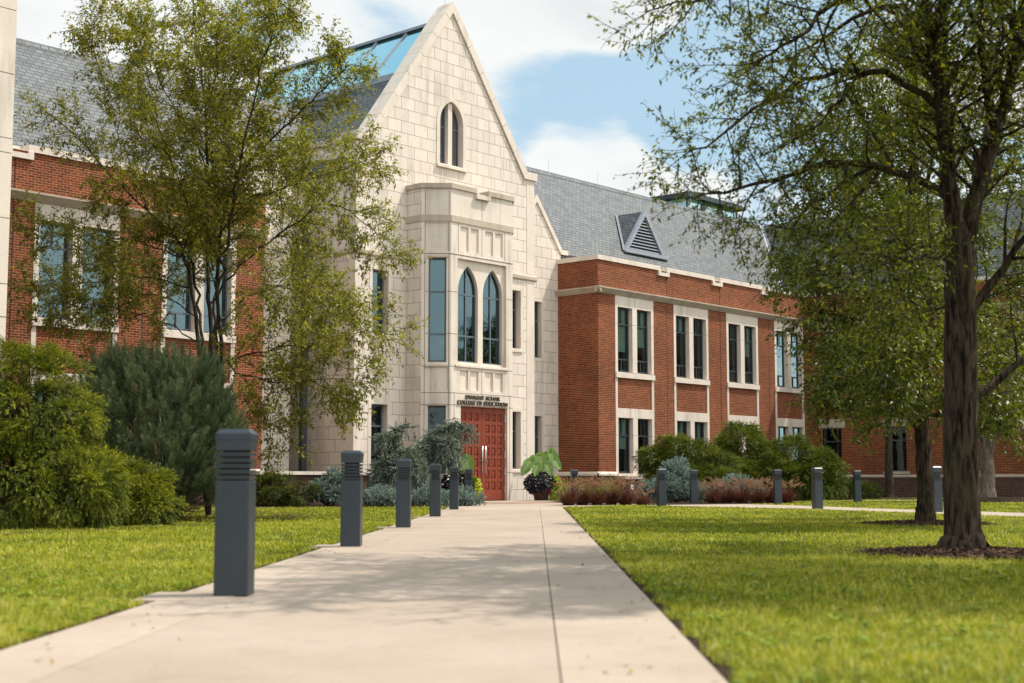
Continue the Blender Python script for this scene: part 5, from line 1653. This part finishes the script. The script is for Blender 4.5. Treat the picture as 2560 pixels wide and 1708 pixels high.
# right side
for x, d, rw, top, lab in ((1590, 50.5, 1.35, 1010, 'leftmost feathery green shrub of the big hedge under the brick wing windows'), (1700, 52.5, 1.3, 975, 'tallest middle shrub of the big green hedge under the brick wing windows'), (1820, 52.0, 1.35, 1005, 'rightmost feathery green shrub of the big hedge, ending at the far lawn')):
    b = W_(x, 1150, d, 0)
    k = 3510. / d / 1.0894
    ym = (top + 1140) / 2
    h = (1140 - top) / 2 / k
    bb = [bl_(b, x, top + h * k * .75, d, rw * .62, .8, h * .72), bl_(b, x - .75 * rw * k * .75, top + h * k * 1.15, d - .2, rw * .55, .8, h * .62), bl_(b, x + .75 * rw * k * .75, top + h * k * 1.1, d - .2, rw * .55, .8, h * .62),
          bl_(b, x - .3 * rw * k, 1105, d - .7, rw * .7, .8, h * .55), bl_(b, x + .4 * rw * k, 1110, d - .8, rw * .7, .8, h * .5)]
    if x == 1590: bb += [bl_(b, 1505, 1065, d - .3, .55, .5, .5), bl_(b, 1545, 1045, d - .2, .7, .6, .7)]
    if x == 1820: bb += [bl_(b, 1880, 1085, d - .6, .7, .7, .8), bl_(b, 1900, 1115, d - .9, .5, .5, .45)]
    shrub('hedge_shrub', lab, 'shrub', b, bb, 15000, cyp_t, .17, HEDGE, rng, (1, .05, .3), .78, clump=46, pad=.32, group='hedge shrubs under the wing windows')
b = W_(1950, 1145, 54.5, 0)
shrub('low_yew', 'dark low shrub in the shade right of the hedge at the wing corner', 'shrub', b, [bl_(b, 1945, 1125, 54.5, .8, .7, .35), bl_(b, 1985, 1130, 54.8, .6, .6, .25)], 1500, yew_t, .16, YEW, rng, clump=24, pad=.2)
b = W_(1535, 1158, 46.5, 0)
shrub('blue_spruce', 'rounded pale blue dwarf spruce between the bollards before the hedge', 'shrub', b,
      [bl_(b, 1548, 1085, 46.8, .42, .4, .40), bl_(b, 1530, 1120, 46.4, .5, .5, .42), bl_(b, 1565, 1110, 46.6, .4, .4, .45), bl_(b, 1490, 1125, 46.3, .35, .4, .26), bl_(b, 1595, 1130, 46.3, .4, .4, .3), bl_(b, 1560, 1070, 47, .25, .25, .25)], 1900, spr_t, .18, SPRUCE, rng, (1, .35, .3), .45)
b = W_(1685, 1150, 48.0, 0)
shrub('blue_spruce', 'flat topped pale blue dwarf spruce behind the second fountain grass row', 'shrub', b,
      [bl_(b, 1688, 1112, 48, .55, .5, .26), bl_(b, 1655, 1122, 47.8, .4, .4, .2), bl_(b, 1720, 1120, 47.8, .4, .4, .2)], 900, spr_t, .18, SPRUCE, rng, (1, .5, .3), .45)

# ---- grasses
def blades(rng, n, H, spread, w, lean, seg=4, droop=1.0):
    """arching blades from one tuft -> V, F(tris), tint"""
    a = rng.uniform(0, 2 * math.pi, n)
    out_ = np.stack([np.cos(a), np.sin(a), np.zeros(n)], 1)
    p = np.stack([rng.normal(0, spread * .25, n), rng.normal(0, spread * .25, n), np.zeros(n)], 1)
    el = rng.uniform(lean[0], lean[1], n)
    d = norm(out_ * np.cos(el)[:, None] + np.array([0, 0, 1.0]) * np.sin(el)[:, None])
    L = H * rng.uniform(.6, 1.1, n)
    sd = np.cross(d, np.array([0, 0, 1.0])); sd = norm(sd)
    rows = []
    for k in range(seg + 1):
        t = k / seg
        ww = w * (1 - t ** 1.5) * .5 + .0006
        rows.append(np.stack([p - sd * ww, p + sd * ww], 1))
        d = norm(d + np.array([0, 0, -1.0]) * (.34 * droop * (t + .25)) + rng.normal(0, .04, d.shape))
        p = p + d * (L / seg)[:, None]
    V = np.stack(rows, 1).reshape(-1, 3)            # n, seg+1, 2
    m = 2 * (seg + 1)
    F = []
    for k in range(seg):
        F += [[2 * k, 2 * k + 1, 2 * k + 3], [2 * k, 2 * k + 3, 2 * k + 2]]
    F = (np.arange(n)[:, None, None] * m + np.array(F)[None]).reshape(-1, 3)
    T = np.repeat(rng.beta(2, 2, n), m)
    return V, F, T

def fountain(x, y, d, label, group, H=.62, np_=26):
    H *= 1.22; np_ = int(np_ * 2.3)
    b = at(x, y, d); b[2] = 0.0
    t = empty('fountain_grass', b, label, 'grass', group)
    V, F, T = blades(rng, 520, H * .95, .26, .013, (.45, 1.35), 4, .9)
    np_mesh('blades', V, F, PURPLE, t, tint=T)
    Vs, Fs, Ts, k0 = [], [], [], 0
    for i in range(np_):
        a = rng.uniform(0, 6.28); el = rng.uniform(.85, 1.4)
        d_ = np.array([math.cos(a) * math.cos(el), math.sin(a) * math.cos(el), math.sin(el)])
        p = d_ * H * rng.uniform(.75, 1.05) + rng.normal(0, .04, 3)
        n = 70
        tt = rng.rand(n); axis = d_ * .55 + np.array([.25 * math.cos(a) - .12, .25 * math.sin(a), .0]); axis /= np.linalg.norm(axis)
        L = rng.uniform(.17, .26)
        c = p + axis * (tt * L)[:, None] + np.array([0, 0, -1.0]) * (tt ** 2 * L * .35)[:, None]
        q = norm(rng.normal(0, 1, (n, 3)) + axis * .8) * (.036 * (1.1 - .7 * tt))[:, None]
        s = norm(rng.normal(0, 1, (n, 3))) * .007
        Vs.append(np.stack([c - s, c + s, c + q], 1).reshape(-1, 3)); Fs.append(np.arange(3 * n).reshape(-1, 3) + k0); k0 += 3 * n
        Ts.append(np.repeat(np.clip(rng.rand(n) * .5 + rng.rand() * .5, 0, 1), 3))
    np_mesh('plumes', np.concatenate(Vs), np.concatenate(Fs), PLUME, t, tint=np.concatenate(Ts))
ords = ['first', 'second', 'third', 'fourth', 'fifth', 'sixth']
for i, (x, d) in enumerate(((1305, 41.6), (1338, 42.2), (1370, 41.8), (1402, 42.2), (1436, 42.0))):
    fountain(x, 1160, d, '%s purple fountain grass clump from the left, in the row beside the flower pot' % ords[i], 'purple fountain grass beside the flower pot', .64, 28)
fountain(1474, 1160, 41.6, 'small purple fountain grass clump alone at the right end of the first row', 'purple fountain grass beside the flower pot', .40, 10)
for i, (x, d) in enumerate(((1636, 45.2), (1668, 45.6), (1702, 45.4), (1738, 45.6), (1770, 45.8), (1806, 45.6))):
    fountain(x, 1160, d, '%s purple fountain grass clump from the left, in the row before the hedge' % ords[i], 'purple fountain grass before the hedge', .60, 26)
for i, (x, d, lab) in enumerate(((1322, 46.5, 'arching bright green grass tuft behind the fountain grass, left of the half hidden bollard'), (1392, 46.8, 'arching bright green grass tuft right of the half hidden bollard, below the brick corner'))):
    b = at(x, 1140, d); b[2] = 0
    t = empty('green_grass_tuft', b, lab, 'grass', 'green ornamental grass')
    V, F, T = blades(rng, 1100, .95, .5, .014, (.4, 1.35), 5, .9)
    np_mesh('blades', V, F, GRASSG, t, tint=T)

# ---- flower pots by the door
TERRA = mat_plain('brown_glazed_pot', (.085, .038, .022), 0.45, 0.4)
def ear_leaf(L, Wd, seed):
    """heart-shaped leaf in the x(across)-z(along) frame with a bent midrib"""
    r_ = np.random.RandomState(seed)
    rows, cols = 12, 8
    V = []; T = []
    for i in range(rows + 1):
        t = i / rows
        z = -.28 + 1.28 * t
        w = (math.sin(min(1, t * 1.02) * math.pi) ** .62) * (1 - .42 * t) * 1.05
        for j in range(cols + 1):
            s = j / cols * 2 - 1
            back = -.18 * (abs(s) ** 1.3) * max(0, (.35 - t) / .35)
            zz = z - back * 0 + (.22 * (1 - abs(s)) if t < .12 else 0)
            x = s * w * Wd / 2
            y = -.30 * L * max(t - .15, 0) ** 2 + abs(s) * .10 * L - .035 * L * abs(math.sin(t * 16)) * abs(s)
            V.append((x, y, zz * L)); T.append(.80 if abs(s) < .1 else (.52 if (int(t * 12) % 3 == 0 and abs(s) < .8) else .34 + .2 * r_.rand()))
    F = []
    m = cols + 1
    for i in range(rows):
        for j in range(cols):
            F += [(i * m + j, i * m + j + 1, (i + 1) * m + j + 1), (i * m + j, (i + 1) * m + j + 1, (i + 1) * m + j)]
    return np.array(V, float), np.array(F), np.array(T)

def orient(V, p, d, up):
    d = np.array(d, float); d /= np.linalg.norm(d)
    x = np.cross(d, up); x /= np.linalg.norm(x); y = np.cross(x, d)
    return p + V[:, 0:1] * x + V[:, 1:2] * y + V[:, 2:3] * d

def vine_leaves(n, c, r, rng, size, hang=.5):
    d = norm(rng.normal(0, 1, (n, 3))); d[:, 2] = d[:, 2] * .9
    p = np.array(c) + d * np.array(r) * rng.uniform(.7, 1.05, n)[:, None]
    D = norm(d * .8 + np.array([0, 0, -hang]) + rng.normal(0, .35, (n, 3)))
    up = norm(d + rng.normal(0, .3, (n, 3)))
    w = norm(np.cross(D, up)); nn = np.cross(w, D)
    S = size * rng.uniform(.7, 1.2, n)[:, None]
    V = np.stack([p, p + D * S * .35 + w * S * .42 + nn * S * .06, p + D * S, p + D * S * .35 - w * S * .42 + nn * S * .06], 1).reshape(-1, 3)
    i4 = np.arange(n)[:, None] * 4
    return V, np.concatenate([i4 + [[0, 2, 1]], i4 + [[0, 3, 2]]]), np.repeat(rng.beta(2, 2, n), 4)

def flower_pot(b, label, leaves, mirror=1):
    b = np.array(b)
    t = empty('flower_pot', b, label, 'planter', 'flower pots flanking the doors')
    m = MB(); m.lathe([(.02, .005), (.21, .005), (.235, .03), (.27, .36), (.30, .40), (.30, .45), (.26, .45), (.25, .40), (.01, .39)], 28)
    m.build('pot', TERRA, t, local=True, smooth=True)
    V1, F1, T1 = vine_leaves(1700, (0, 0, .58), (.54, .54, .40), rng, .095)
    np_mesh('dark_vine', V1, F1, BLACKV, t, tint=T1)
    q = np.array([rt[0], rt[1], 0]) * mirror
    V1, F1, T1 = vine_leaves(520, tuple(q * .50 - fw * .1 + np.array([0, 0, .36])), (.22, .22, .48), rng, .095)
    np_mesh('lime_vine', V1, F1, LIME, t, tint=T1)
    V1, F1, T1 = vine_leaves(60, tuple(q * .24 - fw * .34 + np.array([0, 0, .34])), (.10, .10, .12), rng, .045)
    np_mesh('blossoms', V1, F1, MAGENTA, t, tint=T1)
    for i, (lx, ld, lz, L, Wd, dx, dz, td) in enumerate(leaves):
        tip = rt * lx * mirror + fw * ld + np.array([0, 0, lz])
        d = rt * dx * mirror + fw * td + np.array([0, 0, dz])
        V, F, T = ear_leaf(L, Wd, i)
        up = -fw * .8 + np.array([0, 0, .6])
        V = orient(V, tip, d, up)
        lf = np_mesh('leaf', V, F, EAR, t, tint=T, smooth=True)
        P = smooth_path([np.array([0, 0, .55]), tip * .6 + np.array([0, 0, .25]), tip], 8)
        TV, TF = tubes([(P, np.linspace(.018, .010, 8))], 6)
        np_mesh('stalk', TV, TF, GRASSG, lf, smooth=True, tint=np.full(len(TV), .6))
ears = [(-.02, -.16, 1.50, .56, .50, .10, -.92, -.30), (.34, .02, 1.62, .60, .42, .45, -.80, -.05), (-.34, -.06, 1.32, .46, .44, -.55, -.62, -.40), (.22, -.22, 1.22, .46, .34, .28, -.90, -.30),
        (-.46, -.12, 1.14, .40, .40, -.50, -.70, -.40), (-.22, .16, 1.42, .46, .40, -.40, -.60, .30), (.12, .22, 1.56, .46, .40, .2, -.6, .5), (-.14, -.28, 1.18, .42, .38, -.15, -.85, -.45), (.46, -.10, 1.36, .42, .32, .55, -.75, -.2)]
flower_pot(fl(47.6, .98, .06), 'brown pot right of the red doors with elephant ear leaves, black vine and lime vine', ears)
flower_pot(fl(44.6, -1.70, .06), 'flower pot left of the red doors mostly hidden behind the right weeping spruce', [(.28, -.1, 1.35, .62, .5, .15, -.9, -.3), (.32, -.1, .72, .5, .3, .35, -.9, -.35), (-.1, -.1, 1.0, .5, .4, -.4, -.8, -.3), (.05, .2, 1.2, .5, .4, .1, -.6, .6)])

# ------------------------------------------------------------------ lawns (blades of grass)
def in_poly(x, y, poly):
    c = np.zeros(len(x), bool); j = len(poly) - 1
    for i in range(len(poly)):
        xi, yi = poly[i][0], poly[i][1]; xj, yj = poly[j][0], poly[j][1]
        k = ((yi > y) != (yj > y)) & (x < (xj - xi) * (y - yi) / (yj - yi + 1e-12) + xi)
        c ^= k; j = i
    return c
CROSS = [(p[0], p[1]) for p in near + far]
BEDS = [[(23.5, 29.9), (26.2, 29.0), (28.6, 28.2), (29.9, 28.4), (31.2, 29.4), (31.4, 32.9), (23.5, 32.9)], [(33.7, 24.9), (38.6, 23.0), (41.3, 25.0), (48.5, 25.3), (49.5, 27.5), (50, 32.9), (36.6, 32.9), (36.5, 31.3), (35.8, 27.2)],
        [tuple(pth(38.6, -2.6)[:2]), tuple(pth(38.6, .75)[:2]), (33.4, 25.2), (35.6, 26.6), (37.2, 31.0), (36.2, 33), (31.2, 33), (29.6, 28.6)], [(p[0], p[1]) for p in fp]]
def lawn(dmin, dmax, dens, wid, hgt, rng, lat):
    area_n = int(dens * (dmax - dmin) * (lat[1] - lat[0]))
    d = rng.uniform(dmin, dmax, area_n); l = rng.uniform(lat[0], lat[1], area_n)
    k = np.abs(l) < d * .40 + 1.6
    d, l = d[k], l[k]
    P = fw[None] * d[:, None] + rt[None] * l[:, None]
    o = P @ NN
    e = .03 * np.sin(P @ U * 7) + .02 * np.sin(P @ U * 17)
    keep = ((o > PR + .045 + e) | (o < PL - .045 + e) | (P @ U > 38.6))
    keep &= ~in_poly(P[:, 0], P[:, 1], CROSS)
    for bpoly in BEDS: keep &= ~in_poly(P[:, 0], P[:, 1], bpoly)
    for (c, r_) in ((at(2225, 1275, 14.2), 1.0), (at(2125, 1206, 23.9), 1.05), (at(2270, 1153, 48), 1.7), (at(2040, 1146, 55), 1.2)):
        keep &= ((P[:, 0] - c[0]) ** 2 + (P[:, 1] - c[1]) ** 2) > r_ * r_
    for (u_, _) in ((9.0, 0), (15.8, 0), (22.0, 0), (28.4, 0), (35.0, 0)):
        keep &= ~((np.abs(P @ U - u_) < .33) & (np.abs(o - PL) < .18))
    keep &= P[:, 1] < 32.4
    return P[keep]
def patch(P):
    """slow variation over the lawn: 0..1"""
    x, y = P[:, 0], P[:, 1]
    s = np.sin(x * .9 + 1.3 * np.sin(y * .7)) + np.sin(y * 1.1 + 1.7 * np.sin(x * .53 + 1)) + .7 * np.sin(x * 2.7 + y * 1.9) + .5 * np.sin(x * 5.1 - y * 4.3 + 2 * np.sin(x * 1.7))
    s = s + .9 * np.sin(x * 9.1 + 2 * np.sin(y * 6.3)) * np.sin(y * 8.3 + 2 * np.sin(x * 4.7))
    return np.clip(.5 + s / 5.6, 0, 1)
VV, FQ, FT_, TT, base_i = [], [], [], [], 0
for (a, b2, dn, w_, h_) in ((4.2, 8, 6000, .0036, .046), (8, 14, 3000, .0052, .046), (14, 25, 1000, .0085, .046), (25, 37, 420, .014, .048), (37, 58, 150, .024, .052)):
    P = lawn(a, b2, dn, w_, h_, rng, (-b2 * .40 - 1.6, b2 * .40 + 1.6))
    n = len(P)
    pv = patch(P)
    cs = max(.05, .0075 * a)
    ci = np.floor(P[:, :2] / cs + .35 * np.sin(P[:, [1, 0]] / cs * 1.7)).astype(np.int64)
    hsh = ((ci[:, 0] * 73856093) ^ (ci[:, 1] * 19349663)) & 0xffff
    tuft = np.random.RandomState(3).rand(65536)[hsh]
    az = rng.uniform(0, 2 * math.pi, n); el = rng.uniform(.75, 1.45, n)
    d = np.stack([np.cos(az) * np.cos(el), np.sin(az) * np.cos(el), np.sin(el)], 1)
    H = h_ * rng.uniform(.45, 1.2, n) * (.70 + .30 * pv + .38 * tuft)
    sd = np.stack([-np.sin(az + rng.normal(0, .6, n)), np.cos(az), np.zeros(n)], 1) * (w_ * rng.uniform(.6, 1.3, n) / 2)[:, None]
    m = P + d * (H * .55)[:, None]
    d2 = norm(d + np.stack([np.cos(az), np.sin(az), -np.ones(n)], 1) * rng.uniform(.1, .7, n)[:, None])
    tp = m + d2 * (H * .5)[:, None]
    V = np.stack([P - sd, P + sd, m + sd * .75, m - sd * .75, tp], 1).reshape(-1, 3)
    i5 = np.arange(n)[:, None] * 5 + base_i
    FT_.append(np.concatenate([i5 + [[0, 1, 2]], i5 + [[0, 2, 3]], i5 + [[3, 2, 4]]]))
    tb = np.clip(rng.beta(1.6, 2.2, n) * .50 + pv * .36 + (tuft - .5) * .46 + .02 + (rng.rand(n) < (.20 if a < 14 else .10)) * .42, 0, 1)
    TT.append(np.repeat(tb, 5)); VV.append(V); base_i += 5 * n
o = np_mesh('grass', np.concatenate(VV), np.concatenate(FT_), LAWNB, None, tint=np.concatenate(TT))
tag(o, kind='stuff')
print('blades', base_i // 5)
# broad-leaved weeds and clover scattered through the lawn near the camera
P = np.concatenate([lawn(4.6, 12, 16, 0, 0, rng, (-6.4, 6.4)), lawn(12, 30, 1.2, 0, 0, rng, (-13.6, 13.6))])
cen = np.repeat(P, 7, 0); n = len(cen)
az = rng.uniform(0, 6.28, n); D = np.stack([np.cos(az), np.sin(az), rng.uniform(.2, .9, n)], 1); D = norm(D)
w = np.cross(D, [0, 0, 1.0]); w = norm(w)
S = np.repeat(rng.uniform(.03, .06, len(P)), 7)[:, None] * rng.uniform(.7, 1.2, n)[:, None]
c0 = cen + np.array([0, 0, .025]) + D * S * .2
V = np.stack([c0, c0 + D * S * .5 + w * S * .28, c0 + D * S - np.array([0, 0, .3]) * S, c0 + D * S * .5 - w * S * .28], 1).reshape(-1, 3)
i4 = np.arange(n)[:, None] * 4
o = np_mesh('clover', V, np.concatenate([i4 + [[0, 2, 1]], i4 + [[0, 3, 2]]]), GRASSG, None, tint=np.repeat(rng.uniform(.35, .95, n), 4)); tag(o, kind='stuff')

# fallen leaves and grass crumbs on the walk and lawn edge
n = 420
u_ = rng.uniform(4.5, 38, n) ; o_ = np.where(rng.rand(n) < .7, np.where(rng.rand(n) < .5, PL + np.abs(rng.normal(0, .22, n)), PR - np.abs(rng.normal(0, .25, n))), rng.uniform(PL, PR, n))
P = U[None] * u_[:, None] + NN[None] * o_[:, None] + np.array([0, 0, .017])
D = norm(np.stack([rng.normal(0, 1, n), rng.normal(0, 1, n), rng.normal(0, .12, n)], 1)); w = norm(np.cross(D, [0, 0, 1.0]))
S = rng.uniform(.012, .045, n)[:, None]
V = np.stack([P, P + D * S * .5 + w * S * .25, P + D * S + np.array([0, 0, .15]) * S, P + D * S * .5 - w * S * .25], 1).reshape(-1, 3)
i4 = np.arange(n)[:, None] * 4
o = np_mesh('fallen_leaves', V, np.concatenate([i4 + [[0, 2, 1]], i4 + [[0, 3, 2]]]), mat_leaf('dry_leaves', [(0, (.07, .03, .012)), (.5, (.20, .11, .035)), (1, (.36, .26, .07))], .1, .8, .1), None, tint=np.repeat(rng.rand(n), 4)); tag(o, kind='stuff')
